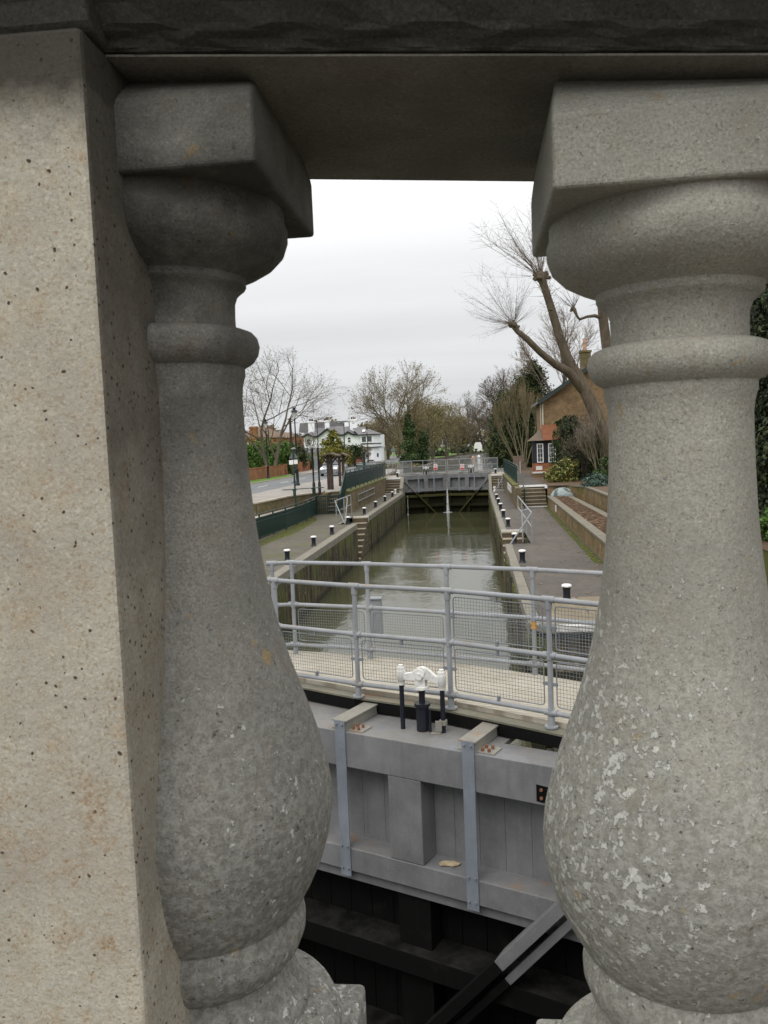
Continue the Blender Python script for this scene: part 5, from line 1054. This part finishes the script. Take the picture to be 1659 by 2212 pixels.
def bare_tree(label, base, H, W, seed, trunk=.3, levels=5, kids=(0,4,4,4,4,3,3), stems=1, trunkh=.25, spread=.62, up=.035, wig=.13, rmin=.012, mats=('bark','twig'), leaves=None, lsize=.1, lean=(0,0), grp='bare winter trees', name='bare_tree', cat='tree', tl=3):
    rnd = random.Random(seed); base = Vector(base); t = thing(name, label, cat, base, grp); tm, cm = MB(), MB()
    prm = dict(wig=wig, up=up, kids=kids, spread=spread, rmin=rmin, tl=max(1, levels-2), tips=[])
    c = base+Vector((lean[0]*.5, lean[1]*.5, H*(trunkh*.5+.52))); env = (c, Vector((W/2, W/2, H*(.5-trunkh*.42))))
    for s in range(stems):
        ang = 2*pi*s/stems+rnd.random(); tilt = (.22 if stems > 1 else 0); b = base+Vector((cos(ang),sin(ang),0))*(trunk*.7 if stems > 1 else 0)
        th = H*trunkh*rnd.uniform(.85,1.1); top = b+Vector((cos(ang)*tilt*th+lean[0]*trunkh, sin(ang)*tilt*th+lean[1]*trunkh, th)); tr = trunk/(stems**.5)
        tm.tube([b-Vector((0,0,.1)), b+Vector((0,0,.25)), b.lerp(top,.5)+Vector((rnd.gauss(0,.05*th*.3),0,0)), top], [tr*1.5, tr*1.05, tr*.9, tr*.75], 10, caps=False)
        d = (top-b).normalized()
        for j in range(3 if stems == 1 else 2):
            o = d.orthogonal().normalized(); o.rotate(Matrix.Rotation(2*pi*j/3+rnd.random(), 3, d)); sp = .0 if j == 0 else spread*.75; nd = (d*cos(sp)+o*sin(sp)).normalized()
            grow(tm, cm, top-d*(.02 if j == 0 else th*.25*rnd.random()), nd, H*(1-trunkh)*.39, tr*(.72 if j == 0 else .5), levels, rnd, prm, env)
    tm.build('trunk', M[mats[0]], t); cr = cm.build('crown', M[mats[1]], t)
    if leaves: lm = MB(); leafquads(lm, [a for a, b in prm['tips']], lsize, rnd, leaves[1], leaves[2]); lm.build('leaves', M[leaves[0]], cr)
    return t
def bush(name, label, cat, loc, blobs, nleaf, size, mat, seed, grp=None, stemmat='bark_d', inner=None, stems=True):
    """blobs: (dx,dy,dz,rx,ry,rz); leaves sit in an uneven shell of overlapping lobes"""
    rnd = random.Random(seed); loc = Vector(loc); t = thing(name, label, cat, loc, grp); m = MB(); tot = sum(b[3]*b[5]+b[4]*b[5]+b[3]*b[4] for b in blobs)
    for b in blobs:
        n = int(nleaf*(b[3]*b[5]+b[4]*b[5]+b[3]*b[4])/tot); ph = [(rnd.uniform(0,6.28), rnd.uniform(2,6), rnd.uniform(2,6)) for _ in range(3)]
        clumps = []
        for _ in range(max(8, n//45)):
            u = Vector((rnd.gauss(0,1), rnd.gauss(0,1), rnd.gauss(0,1))).normalized(); clumps.append((u, rnd.uniform(.62,1.08), rnd.uniform(.10,.26)))
        for _ in range(n):
            u, rr, sg = rnd.choice(clumps); v = u*rr+Vector((rnd.gauss(0,sg), rnd.gauss(0,sg), rnd.gauss(0,sg*.8)))
            p = loc+Vector((b[0]+v.x*b[3], b[1]+v.y*b[4], b[2]+v.z*b[5]))
            if p.z < loc.z: p.z = loc.z+rnd.random()*.2
            n1 = (v.normalized()+Vector((rnd.gauss(0,.7), rnd.gauss(0,.7), rnd.gauss(0,.7)+.25))).normalized(); w = n1.orthogonal().normalized(); w.rotate(Matrix.Rotation(rnd.uniform(0,6.28), 3, n1))
            s = size*rnd.uniform(.5,1.4); x = n1.cross(w)*s*.42; y = w*s*.8; k = len(m.v); m.v += [tuple(p-y), tuple(p+x), tuple(p+y), tuple(p-x)]; m.f.append([k,k+1,k+2,k+3]); m.m.append(0); m.sm.append(False)
    m.build('foliage', M[mat], t)
    if stems:
        m = MB()
        for b in blobs:
            for _ in range(5): a = loc+Vector((b[0]*.6+rnd.gauss(0,.1), b[1]*.6, -.05)); e = loc+Vector((b[0]+rnd.uniform(-.7,.7)*b[3], b[1]+rnd.uniform(-.7,.7)*b[4], b[2]+rnd.uniform(-.2,.75)*b[5])); m.tube([a, a.lerp(e,.5)+Vector((rnd.gauss(0,.08),0,.1)), e], [.05,.035,.015], 5, caps=False)
        m.build('stems', M[stemmat], t)
    return t
# left bank trees
bare_tree('bare spreading plane tree with fine twigs on the grass verge, far left', (-21.0,84,UP), 12.6, 16.5, 19, trunk=.34, levels=5, kids=(0,4,4,4,3,3), stems=2, trunkh=.16, spread=.80, up=.02, rmin=.010, mats=('bark','twig'), leaves=('lf_brown',1,.1), lsize=.06)
bare_tree('bare tree whose right hand twigs just show behind the left baluster neck', (-19.8,52,UP), 15.5, 9.5, 77, trunk=.32, levels=4, kids=(0,4,4,4,3), trunkh=.3)
bare_tree('thin leafless shrub tree in front of the white house wall', (aty(674,1000,125).x,125,UP), 5.0, 3.6, 12, trunk=.09, levels=4, kids=(0,4,3,3,3), trunkh=.3, rmin=.02)
bare_tree('big rounded bare tree with ivy at its foot, left of the river', (aty(872,990,122).x,122,UP), 14.2, 15.5, 13, trunk=.4, levels=5, kids=(0,4,4,4,4,4), trunkh=.2, spread=.66, up=.045, rmin=.015, mats=('bark_g','twig_y'), leaves=('lf_brown',1,.15), lsize=.10)
for i, (x, Y, yt, W, lab, lv) in enumerate(((935,150,862,9,'olive tinted willow right of the ivy clad tree','lf_olive'),(965,175,872,11,'brownish willow leaning over the river bank','lf_olive'),(912,132,880,7,'small yellow green tree close behind the ivy clumps','lf_olive'),(990,215,905,12,'russet brown tree beyond the willows','lf_brown'),(838,180,905,9,'brown twiggy tree behind the white house bay','lf_brown'),(860,200,895,11,'pale brown tree behind the distant lamp post','lf_brown'))):
    H = aty(x, yt, Y).z-UP
    bare_tree(lab, (aty(x,985,Y).x,Y,UP), H, W, 20+i, trunk=.28, levels=5, kids=(0,4,4,4,3,3), stems=3, trunkh=.07, spread=.7, up=.015, rmin=.02, mats=('bark','twig_y' if i < 3 else 'twig'), leaves=(lv,3,.4), lsize=.11)
for i, (x, Y, yt, W, lab, ln) in enumerate(((1017,240,850,13,'tall bare tree standing by the van at the river bend',0),(1050,250,872,17,'slender bare tree leaning left over the river bend',-5),(1078,200,845,18,'bare tree leaning out from the right river bank',-5),(1072,270,880,16,'hazy bare tree in front of the distant white house',0),(1035,300,905,15,'low brown tree behind the van',0),(975,300,915,22,'far brown tree closing the view over the willows',0),(1110,300,880,30,'far bare tree closing the view on the right bank',0))):
    H = aty(x, yt, Y).z-UP
    bare_tree(lab, (aty(x,978,Y).x+(2 if i == 2 else 0),Y,UP), H, W, 40+i, trunk=.4, levels=5, kids=(0,4,4,3,3,3), trunkh=.25 if i < 3 else .12, spread=.55, up=.04, rmin=.028, mats=('bark_d','twig'), lean=(ln,0), leaves=('lf_brown',1,.4) if i > 2 else None, lsize=.2)
def hedge_row(name, label, x0, x1, y, d, z1, n, size, mat, seed, grp, z0=0):
    h = z1-UP; k = max(2, int((x1-x0)/(h*.55)))
    return bush(name, label, 'hedge', ((x0+x1)/2, y, UP), [((x0+(x1-x0)*(i+.5)/k)-(x0+x1)/2, 0, h*.5, (x1-x0)/k*.72, d, h*.52*(1+.08*sin(i*2.3))) for i in range(k)], n, size, mat, seed, grp)
a, b = aty(531,957,88), aty(592,1000,88); hedge_row('laurel_hedge', 'glossy laurel hedge left of the plane tree trunk', a.x-3, b.x, 88, 1.3, a.z+.1, 9000, .17, 'lf_laurel', 61, 'laurel hedges behind the boundary wall')
a, b = aty(594,962,90), aty(636,1000,90); hedge_row('laurel_hedge', 'glossy laurel hedge right of the plane tree trunk', a.x, b.x, 90, 1.3, a.z+.1, 7000, .17, 'lf_laurel', 62, 'laurel hedges behind the boundary wall')
a, b = aty(598,946,100), aty(655,985,100); bush('dark_conifer', 'dark broad evergreen behind the hedges, left of the white house', 'bush', ((a.x+b.x)/2,100,UP), [(-.7,0,2.0,1.3,1,1.5),(.8,0,2.1,1.2,1,1.7),(.2,0,.8,1.6,1,1)], 6000, .16, 'lf_dark', 63)
a, b = aty(640,984,108), aty(668,1005,108); hedge_row('clipped_hedge', 'low clipped dark hedge behind the wall by the information panel', a.x, b.x+.5, 108, .7, a.z, 3500, .12, 'lf_ivy', 64, None)
a = aty(722,1006,116); h = aty(716,927,116).z-UP; bush('golden_conifer', 'golden yellow conifer in front of the white house', 'conifer', (a.x,116,UP), [(0,0,h*.2,2.5,1.6,h*.22),(0,0,h*.45,1.9,1.4,h*.25),(.0,0,h*.68,1.25,1,h*.2),(0,0,h*.86,.65,.6,h*.14)], 11000, .15, 'lf_gold', 65)
a = aty(750,1000,119); bush('evergreen_bush', 'dark green bush beside the golden conifer', 'bush', (a.x,119,UP), [(0,0,1.5,1.3,1,1.5),(-.8,0,2.0,.9,.9,1.2)], 4000, .14, 'lf_dark', 66)
# spiky palm-like shrub
a = aty(766,1000,121); t = thing('cordyline', 'spiky palm like shrub at the right of the golden conifer', 'shrub', (a.x,121,UP)); rd = random.Random(4); m = MB()
for _ in range(260):
    th = rd.uniform(0,6.28); el = rd.uniform(-.3,1.3); L = rd.uniform(.8,1.4); c = Vector((a.x+rd.gauss(0,.35),121+rd.gauss(0,.3),UP+rd.uniform(1.4,2.6))); d = Vector((cos(th)*cos(el),sin(th)*cos(el),sin(el))); s = d.cross(Vector((0,0,1))).normalized()*.05; e = c+d*L-Vector((0,0,.25*L))
    m.v += [tuple(c-s), tuple(c+s), tuple(c+d*L*.6+s), tuple(e), tuple(c+d*L*.6-s)]; k = len(m.v)-5; m.f.append([k,k+1,k+2,k+3,k+4]); m.m.append(0); m.sm.append(False)
m.build('fronds', M['lf_ivy'], t); m = MB(); m.tube([(a.x,121,UP),(a.x,121,UP+2)], [.2,.12], 8); m.build('stem', M['bark_d'], t)
a = aty(786,1000,124); bare_tree('leafless russet shrub before the white house bay', (a.x,124,UP), 3.0, 3.6, 71, trunk=.08, levels=4, kids=(0,4,4,3,3), stems=3, trunkh=.12, rmin=.02, mats=('bark_d','twig'), leaves=('lf_brown',1,.15), lsize=.08)
# ivy clad trunks
a = aty(886,990,116); h = aty(884,893,116).z-UP; bush('ivy_clad_trunk', 'tall column of dark ivy on a tree trunk left of the river', 'ivy tree', (a.x,116,UP), [(0,0,h*.12,1.35,1.1,h*.15),(-.1,0,h*.34,1.0,.9,h*.2),(.05,0,h*.6,.75,.7,h*.2),(-.1,0,h*.84,.45,.5,h*.15)], 9000, .17, 'lf_ivy', 81, 'ivy columns')
a = aty(914,990,118); h = aty(914,930,118).z-UP; bush('ivy_clad_trunk', 'shorter ivy column just right of the tall one', 'ivy tree', (a.x,118,UP), [(0,0,h*.25,.95,.9,h*.28),(.1,0,h*.68,.7,.7,h*.3)], 4500, .16, 'lf_ivy', 82, 'ivy columns')
a = aty(850,1003,98); bush('riverside_scrub', 'low grey green scrub left of the far gates', 'bush', (a.x,98,UP), [(-1.2,0,.3,1.3,1,.5),(.8,0,.25,1.3,1,.45),(2.2,2,.2,1,1,.4)], 3500, .12, 'lf_olive', 83)
for i, (x, Y, r) in enumerate(((1056,290,1.1),(1085,280,1.3),(985,262,1.6),(940,200,1.3),(1003,275,1.5))):
    a = aty(x, 975, Y); bush('riverside_bush', ['dark bush before the distant white house','dark bush at the end of the right bank','low dark bush below the russet tree','low bush at the foot of the willows','dark low bush left of the van'][i], 'bush', (a.x,Y,UP), [(0,0,r*.5,r*1.3,1.5,r*.7),(r,0,r*.4,r,1.2,r*.6)], 1800, .3, 'lf_dark', 84+i, 'low bushes along the river')
# right bank
def P50(x, y, Y): return aty(x, y, Y)
Yt = 80; a = aty(1125,1000,Yt)
h = aty(1140,790,Yt).z-UP
bush('ivy_covered_tree', 'big dark evergreen mass on the right bank behind the bare stems', 'evergreen tree', (aty(1140,1000,86).x,86,UP), [(-1.8,-2,2.0,1.8,1.8,2.2),(1.0,-2,2.4,2.2,1.8,2.6),(-1.2,-2,5.0,1.9,1.8,2.2),(1.0,-2,5.6,1.9,1.6,2.4),(.3,-2,8.0,1.5,1.2,1.6),(-.6,-2,3.5,1.5,1.5,2),(.6,-2,9.2,.8,.8,1.2),(-2.9,-1,1.6,1.2,1.2,1.8),(-2.7,-1,4.0,1.1,1.2,1.7),(-2.0,-1,6.4,1.1,1.2,1.5)], 46000, .16, 'lf_moss', 91)
for i, (x, yt, Y, lab) in enumerate(((1112,850,78,'slim bare pale stemmed tree, leftmost of the clump on the right bank'),(1127,800,79,'tall bare pale stemmed tree in the middle of the right bank clump'),(1143,830,77,'bare pale stemmed tree, rightmost of the right bank clump'))):
    H = aty(x, yt, Y).z-UP; bare_tree(lab, (aty(1128+(i-1)*7,1010,Y).x,Y,UP), H, 2.6+i*.3, 95+i, trunk=.10, levels=4, kids=(0,3,3,3,4), stems=3, trunkh=.35, spread=.22, up=.10, wig=.07, rmin=.013, mats=('bark_g','twig_y'), lean=((i-1)*1.3-.6,0), grp='clump of pale bare stems on the right bank')
bare_tree('wide bare tree rising behind the right bank evergreen', (aty(1105,1000,100).x+2,100,UP), aty(1110,795,100).z-UP, 12, 101, trunk=.3, levels=5, kids=(0,4,4,4,3,3), stems=2, trunkh=.2, spread=.55, rmin=.016, mats=('bark_d','twig'))
bare_tree('dense bare tree behind the cottage between the pollard limbs', (aty(1215,1000,82).x,82,UP), aty(1215,672,82).z-UP, 8.2, 102, trunk=.28, levels=5, kids=(0,4,4,4,3,3), trunkh=.4, spread=.5, up=.06, rmin=.014, mats=('bark','twig_p'))
# pollarded tree in front of the cottage
Yp = 50.
pt_ = thing('pollard_tree', 'huge pollarded tree with two mossy limbs and fans of whip shoots before the cottage', 'tree', (aty(1345,1040,Yp).x,Yp,UP)); tm = MB(); cm = MB(); rd = random.Random(31)
def limb(pts, n=12):
    tm.tube([aty(x, y, Y) for x, y, Y, r in pts], [r*.84*(1+rd.uniform(-.06,.06)) for x, y, Y, r in pts], n)
limb([(1345,1060,Yp,.62),(1325,990,Yp,.50),(1300,925,Yp,.46),(1272,860,Yp,.44),(1248,812,Yp,.42),(1238,795,Yp,.36)])
limb([(1250,820,Yp,.36),(1225,772,Yp,.34),(1208,725,Yp,.31),(1192,670,Yp,.27),(1180,632,Yp,.25),(1172,608,Yp,.30),(1168,594,Yp,.36),(1165,586,Yp,.2)])
limb([(1262,845,Yp,.36),(1228,803,Yp-.6,.30),(1200,788,Yp-1,.27),(1168,762,Yp-1.5,.24),(1138,732,Yp-2,.20),(1118,716,Yp-2,.18),(1111,704,Yp-2,.25),(1108,697,Yp-2,.14)])
p2_ = [(1345,1000,51.5,.5),(1328,880,51.5,.42),(1312,760,51.5,.38),(1303,690,51.5,.35),(1296,600,51.5,.32),(1290,520,51.5,.28)]; limb(p2_)
limb([(1303,688,51.5,.13),(1285,682,51.3,.12),(1268,684,51.2,.10),(1252,690,51.1,.10),(1246,682,51,.09),(1241,670,51,.14),(1237,662,51,.12)], 8)
def knob(x, y, Y, s, k):
    c = aty(x, y, Y)
    for _ in range(k):
        p = c+Vector((rd.gauss(0,s*.5), rd.gauss(0,s*.4), rd.gauss(-s*.2,s*.35))); q = p+Vector((rd.gauss(0,.6), rd.gauss(0,.4), rd.uniform(0,1))).normalized()*s*.5
        tm.tube([p-(q-p)*.5, p, q, q+(q-p)*.25], [s*.1, s*.30, s*.24, s*.06], 7, caps=False)
def fan(x, y, Y, n, L0, L1, a0, a1, r0=.02, head=.3):
    c = aty(x, y, Y)
    for i in range(n):
        a = radians(rd.uniform(a0, a1)); L = rd.uniform(L0, L1)*(1-.25*abs(rd.gauss(0,.5))); dy = rd.gauss(0,.35); d = Vector((cos(a), dy, sin(a))).normalized(); p = c+Vector((cos(a)*head*rd.random(), rd.gauss(0,.1), sin(a)*head*.6*rd.random()))
        pts = [p]; dd = d.copy()
        for k in range(5): dd = (dd+Vector((rd.gauss(0,.085), rd.gauss(0,.08), .07 if dd.z < .6 else rd.gauss(0,.03)))).normalized(); pts.append(pts[-1]+dd*L/5)
        cm.tube(pts, [r0,r0*.85,r0*.7,r0*.5,r0*.35,r0*.2], 3, caps=False)
        for _ in range(int(L*3.2)):
            t = rd.uniform(.25,1)*4.99; k = int(t); q = pts[k].lerp(pts[k+1], t-k); s = (dd*.7+Vector((rd.gauss(0,.6), rd.gauss(0,.6), rd.gauss(0,.4)))).normalized(); cm.tube([q, q+s*L*rd.uniform(.1,.28)], [r0*.4,r0*.15], 3, caps=False)
knob(1168,597,Yp,.42,16); knob(1109,704,Yp-2,.30,12); knob(1239,668,51,.2,8); knob(1192,668,Yp,.25,3)
fan(1168,594,Yp,42,2.2,6.0,76,152,.017,.4); fan(1168,596,Yp,34,1.4,3.8,20,190,.009,.4); fan(1109,700,Yp-2,52,1.6,4.2,62,175,.010,.25); fan(1109,700,Yp-2,22,1.0,2.8,165,212,.008,.25); fan(1109,700,Yp-2,22,.8,2.4,10,80,.008,.2); fan(1291,524,51.5,60,1.2,3.4,40,140,.012,.3); knob(1291,528,51.5,.35,8)
fan(1239,664,51,22,.8,2.0,40,170,.014,.12)
for _ in range(170):
    f = rd.random(); q = aty(1250-82*f, 820-226*f, Yp)+Vector((rd.gauss(0,.2),-.2,rd.gauss(0,.1))); d = Vector((rd.gauss(-.2,.6), rd.gauss(0,.3), rd.uniform(-.1,.9))).normalized(); cm.tube([q, q+d*.3, q+d*rd.uniform(.4,1.1)], [.014,.01,.004], 3, caps=False)
for _ in range(70):
    f = rd.random(); q = aty(1303+10*f, 650+120*f, 51.3)+Vector((rd.gauss(0,.3),-.3,0)); d = Vector((rd.gauss(-.1,.6), -.2, rd.uniform(-.6,.6))).normalized(); cm.tube([q, q+d*.5+Vector((0,0,-.1))], [.012,.005], 3, caps=False)
tm.build('trunk', bark('pollard_bark', (.115,.092,.068), .5), pt_); cm.build('whip_shoots', M['twig'], pt_)
# shrubs in front of the cottage
def gnd(x, Y): return (aty(x,1040,Y).x, Y, UP-.02)
g = gnd(1258,53); bush('dark_evergreen_shrub', 'large dark evergreen shrub hiding the cottage wall', 'shrub', g, [(-.75,0,1.0,.75,.8,1.0),(0,-.3,1.9,1.0,.9,1.6),(-.55,.0,2.9,.6,.6,1.0),(1.0,-.8,1.7,1.1,.9,1.5),(1.7,-1,1.0,.9,.8,1.0),(.3,-1.2,.9,1.2,.6,1.0)], 26000, .09, 'lf_dark', 111)
g = gnd(1212,54.5); bush('yellow_green_shrub', 'yellow green topped shrub rising by the cottage bay', 'shrub', g, [(.15,0,3.55,.38,.4,.55),(.0,0,2.4,.45,.5,1.0),(.0,0,1.2,.5,.5,1.2)], 4500, .08, 'lf_ivy', 112)
g = gnd(1208,50.6); bush('variegated_bush', 'low bush with bright yellow variegated leaves above the curved wall', 'bush', g, [(-.42,0,.40,.42,.5,.45),(.1,-.2,.6,.5,.5,.6),(.65,0,.75,.45,.5,.65),(.1,-.4,.25,.8,.4,.3)], 8000, .065, 'lf_yel', 113)
g = gnd(1292,44.5); bush('blue_green_bush', 'grey blue leaved bush at the corner of the curved wall', 'bush', (g[0],g[1],-2.45), [(0,0,.32,.55,.5,.38),(-.5,.2,.2,.35,.4,.25)], 3500, .06, 'lf_blue', 114)
g = gnd(1300,46); bush('green_bush', 'mid green bush behind the grey blue one', 'bush', (g[0]+.5,47,-2.45), [(0,0,.7,.5,.5,.7),(-.4,0,.4,.4,.4,.4)], 3500, .07, 'lf_ivy', 115)
g = gnd(1290,51); bare_tree('pale leafless shrub of fine upright twigs in front of the cottage', (g[0],50,UP), 4.6, 2.6, 116, trunk=.09, levels=4, kids=(0,3,3,4,4), stems=4, trunkh=.15, spread=.42, up=.08, rmin=.005, mats=('bark_g','twig_p'), name='leafless_shrub', cat='shrub')
g = gnd(1260,52); bare_tree('brown twiggy shrub arching over the dark evergreen', (g[0],51.2,UP), 3.0, 2.6, 117, trunk=.06, levels=4, kids=(0,3,3,3,3), stems=3, trunkh=.15, spread=.6, up=.02, rmin=.007, mats=('bark_d','twig'), leaves=('lf_brown',1,.1), lsize=.035, name='leafless_shrub', cat='shrub')
# evergreen at far right edge beyond the right baluster
a = aty(1672,1000,20); bush('holly_tree', 'dark glossy evergreen at the right edge beyond the baluster', 'evergreen tree', (a.x+.35,20,UP-.02), [(0,0,.5,1.0,1.3,.9),(.25,0,2.0,1.1,1.5,1.3),(.25,0,3.8,1.0,1.5,1.4),(.25,0,5.4,.9,1.2,1.3),(.3,1.5,6.2,1.0,1.0,1.2),(.6,2,1.5,1.1,1.2,1.8),(.6,2,3.8,1.1,1.2,2.2)], 70000, .085, 'lf_dark', 121)
a = aty(1655,1180,19.5); bush('green_bush', 'small bright green bush at the right edge low beside the baluster', 'bush', (max(a.x+.25,6.3),19.3,UP-.02), [(0,0,.3,.45,.4,.45)], 2500, .06, 'lf_laurel', 122)
rd = random.Random(55); m = MB()
for _ in range(420):
    k = rd.random()
    if k < .45: q = Vector((rd.uniform(1.4,3.6), rd.uniform(17,47), LS+.02))
    elif k < .75: q = Vector((3.6-abs(rd.gauss(0,.35)), rd.uniform(22,46), LS+.02))
    else: q = Vector((-8.9+abs(rd.gauss(0,.8)), rd.uniform(26,46), LS+.02))
    a = rd.uniform(0,6.28); s = rd.uniform(.02,.045); m.add([q+Vector((cos(a)*s,sin(a)*s,0)), q+Vector((-sin(a)*s,cos(a)*s,.01)), q+Vector((-cos(a)*s,-sin(a)*s,0)), q+Vector((sin(a)*s,-cos(a)*s,.012))], [(0,1,2,3)])
tag(m.build('fallen_leaves', leaf('fallen_leaves', [(.10,.06,.03), (.22,.13,.05), (.32,.23,.12)]), org=(0,30,LS)), kind='stuff')
# far woodland closing the horizon
def far_wood(x0, x1, Y, h, n, seed, mat, size):
    rnd = random.Random(seed); m = MB()
    crowns = [(rnd.uniform(x0, x1), Y+rnd.uniform(-12, 12), h*rnd.uniform(.55, 1.15), rnd.uniform(3, 7)) for _ in range(int((x1-x0)/3.2))]
    for _ in range(n):
        x, y, hh, r = rnd.choice(crowns); u = Vector((rnd.gauss(0,1), rnd.gauss(0,1), rnd.gauss(0,1))).normalized()*rnd.uniform(.6,1); p = Vector((x+u.x*r, y+u.y*r, UP+hh*.5+u.z*hh*.5)); n1 = Vector((rnd.gauss(0,1), rnd.gauss(0,1)-.6, rnd.gauss(0,1))).normalized(); w = n1.orthogonal().normalized()
        s = size*rnd.uniform(.5,1.5); a = n1.cross(w)*s*.5; b = w*s*.7; k = len(m.v); m.v += [tuple(p-b), tuple(p+a), tuple(p+b), tuple(p-a)]; m.f.append([k,k+1,k+2,k+3]); m.m.append(0); m.sm.append(False)
    tag(m.build('woodland', M[mat], org=(0,Y,UP)), kind='stuff')
far_wood(-110, 110, 370, 15, 45000, 5, 'lf_brown', .9); far_wood(-75, -15, 235, 6.5, 14000, 6, 'lf_olive', .5); far_wood(-120, -40, 190, 9, 12000, 8, 'lf_brown', .6)
far_wood(27, 70, 205, 9, 12000, 9, 'lf_brown', .5)
# ================================================================= SKY, LIGHT, CAMERA
w = bpy.data.worlds.new('World'); scene.world = w; w.use_nodes = True; nt = w.node_tree; nt.nodes.clear()
N = nt.nodes.new; L = nt.links.new
SUN_EL, SUN_AZ = radians(52), radians(205)       # overcast sun behind the camera
sky = N('ShaderNodeTexSky'); sky.sky_type = 'NISHITA'; sky.sun_disc = False; sky.sun_elevation = SUN_EL; sky.sun_rotation = SUN_AZ; sky.dust_density = 3
b1 = N('ShaderNodeBackground'); L(sky.outputs[0], b1.inputs[0]); b1.inputs[1].default_value = .06
tc = N('ShaderNodeTexCoord'); sp = N('ShaderNodeSeparateXYZ'); L(tc.outputs['Generated'], sp.inputs[0])
def mth(op, a, b=0.):
    n = N('ShaderNodeMath'); n.operation = op
    for i, v in enumerate((a, b)):
        if isinstance(v, bpy.types.NodeSocket): L(v, n.inputs[i])
        else: n.inputs[i].default_value = v
    return n.outputs[0]
z = mth('MAXIMUM', sp.outputs[2], 0.); dz = mth('ADD', z, .10)
cb = N('ShaderNodeCombineXYZ'); L(mth('DIVIDE', sp.outputs[0], dz), cb.inputs[0]); L(mth('DIVIDE', sp.outputs[1], dz), cb.inputs[1]); cb.inputs[2].default_value = 3.3
mp = N('ShaderNodeMapping'); L(cb.outputs[0], mp.inputs[0]); mp.inputs['Scale'].default_value = (.16, .42, 1); mp.inputs['Rotation'].default_value = (0,0,.25)
nz = N('ShaderNodeTexNoise'); L(mp.outputs[0], nz.inputs['Vector']); nz.inputs['Scale'].default_value = 1.6; nz.inputs['Detail'].default_value = 7; nz.inputs['Roughness'].default_value = .55
cl = N('ShaderNodeMapRange'); L(nz.outputs['Fac'], cl.inputs[0]); cl.inputs[1].default_value = .3; cl.inputs[2].default_value = .7; cl.inputs[3].default_value = .90; cl.inputs[4].default_value = 1.08
rp = N('ShaderNodeValToRGB'); L(z, rp.inputs[0]); e = rp.color_ramp.elements
while len(e) < 5: e.new(.5)
for i, (p, c) in enumerate(((0,(.70,.715,.735)),(.08,(.77,.785,.80)),(.17,(.89,.90,.915)),(.27,(1.02,1.02,1.02)),(1,(1.04,1.04,1.03)))): e[i].position = p; e[i].color = (*c, 1)
gn = N('ShaderNodeMapRange'); L(z, gn.inputs[0]); gn.inputs[1].default_value = .22; gn.inputs[2].default_value = .9; gn.inputs[3].default_value = 1.; gn.inputs[4].default_value = 2.0
mx = N('ShaderNodeVectorMath'); mx.operation = 'SCALE'; L(rp.outputs[0], mx.inputs[0]); L(mth('MULTIPLY', gn.outputs[0], cl.outputs[0]), mx.inputs['Scale'])
b2 = N('ShaderNodeBackground'); L(mx.outputs[0], b2.inputs[0]); b2.inputs[1].default_value = 1.
ms = N('ShaderNodeMixShader'); ms.inputs[0].default_value = .93; L(b1.outputs[0], ms.inputs[1]); L(b2.outputs[0], ms.inputs[2])
out = N('ShaderNodeOutputWorld'); L(ms.outputs[0], out.inputs[0])
sl = bpy.data.lights.new('sun', 'SUN'); sl.energy = 1.0; sl.angle = radians(35); sl.color = (1,.97,.92); so = bpy.data.objects.new('sun', sl); COL.objects.link(so)
dirv = Vector((sin(SUN_AZ)*cos(SUN_EL), cos(SUN_AZ)*cos(SUN_EL), sin(SUN_EL))); so.rotation_euler = dirv.to_track_quat('Z', 'Y').to_euler(); so.location = dirv*50
cd = bpy.data.cameras.new('camera'); cam = bpy.data.objects.new('camera', cd); COL.objects.link(cam); scene.camera = cam
cd.sensor_fit = 'VERTICAL'; cd.sensor_height = 36.; cd.lens = F_/2212.*36.; cd.clip_start = .05; cd.clip_end = 4000
# view basis: forward pitched down, yawed left, rolled
f = Vector((-sin(YAW)*cos(P_), cos(YAW)*cos(P_), -sin(P_))); r0 = Vector((cos(YAW), sin(YAW), 0)); u0 = r0.cross(f)
r = r0*cos(R_)-(-u0)*sin(R_)*(-1)*(-1); 
# image x axis expressed in the levelled frame: (cosR along right, -sinR along down -> see ray())
r = r0*cos(R_)+(-u0)*sin(R_); u = r.cross(f)
cam.matrix_world = Matrix(((r.x,u.x,-f.x,0),(r.y,u.y,-f.y,0),(r.z,u.z,-f.z,0),(0,0,0,1)))
cd.dof.use_dof = True; cd.dof.focus_distance = 2.6; cd.dof.aperture_fstop = 26.
scene.view_settings.view_transform = 'Standard'; scene.view_settings.look = 'None'; scene.view_settings.exposure = 0; scene.view_settings.gamma = 1
scene.cycles.max_bounces = 6; scene.cycles.transparent_max_bounces = 12; scene.cycles.use_denoising = True
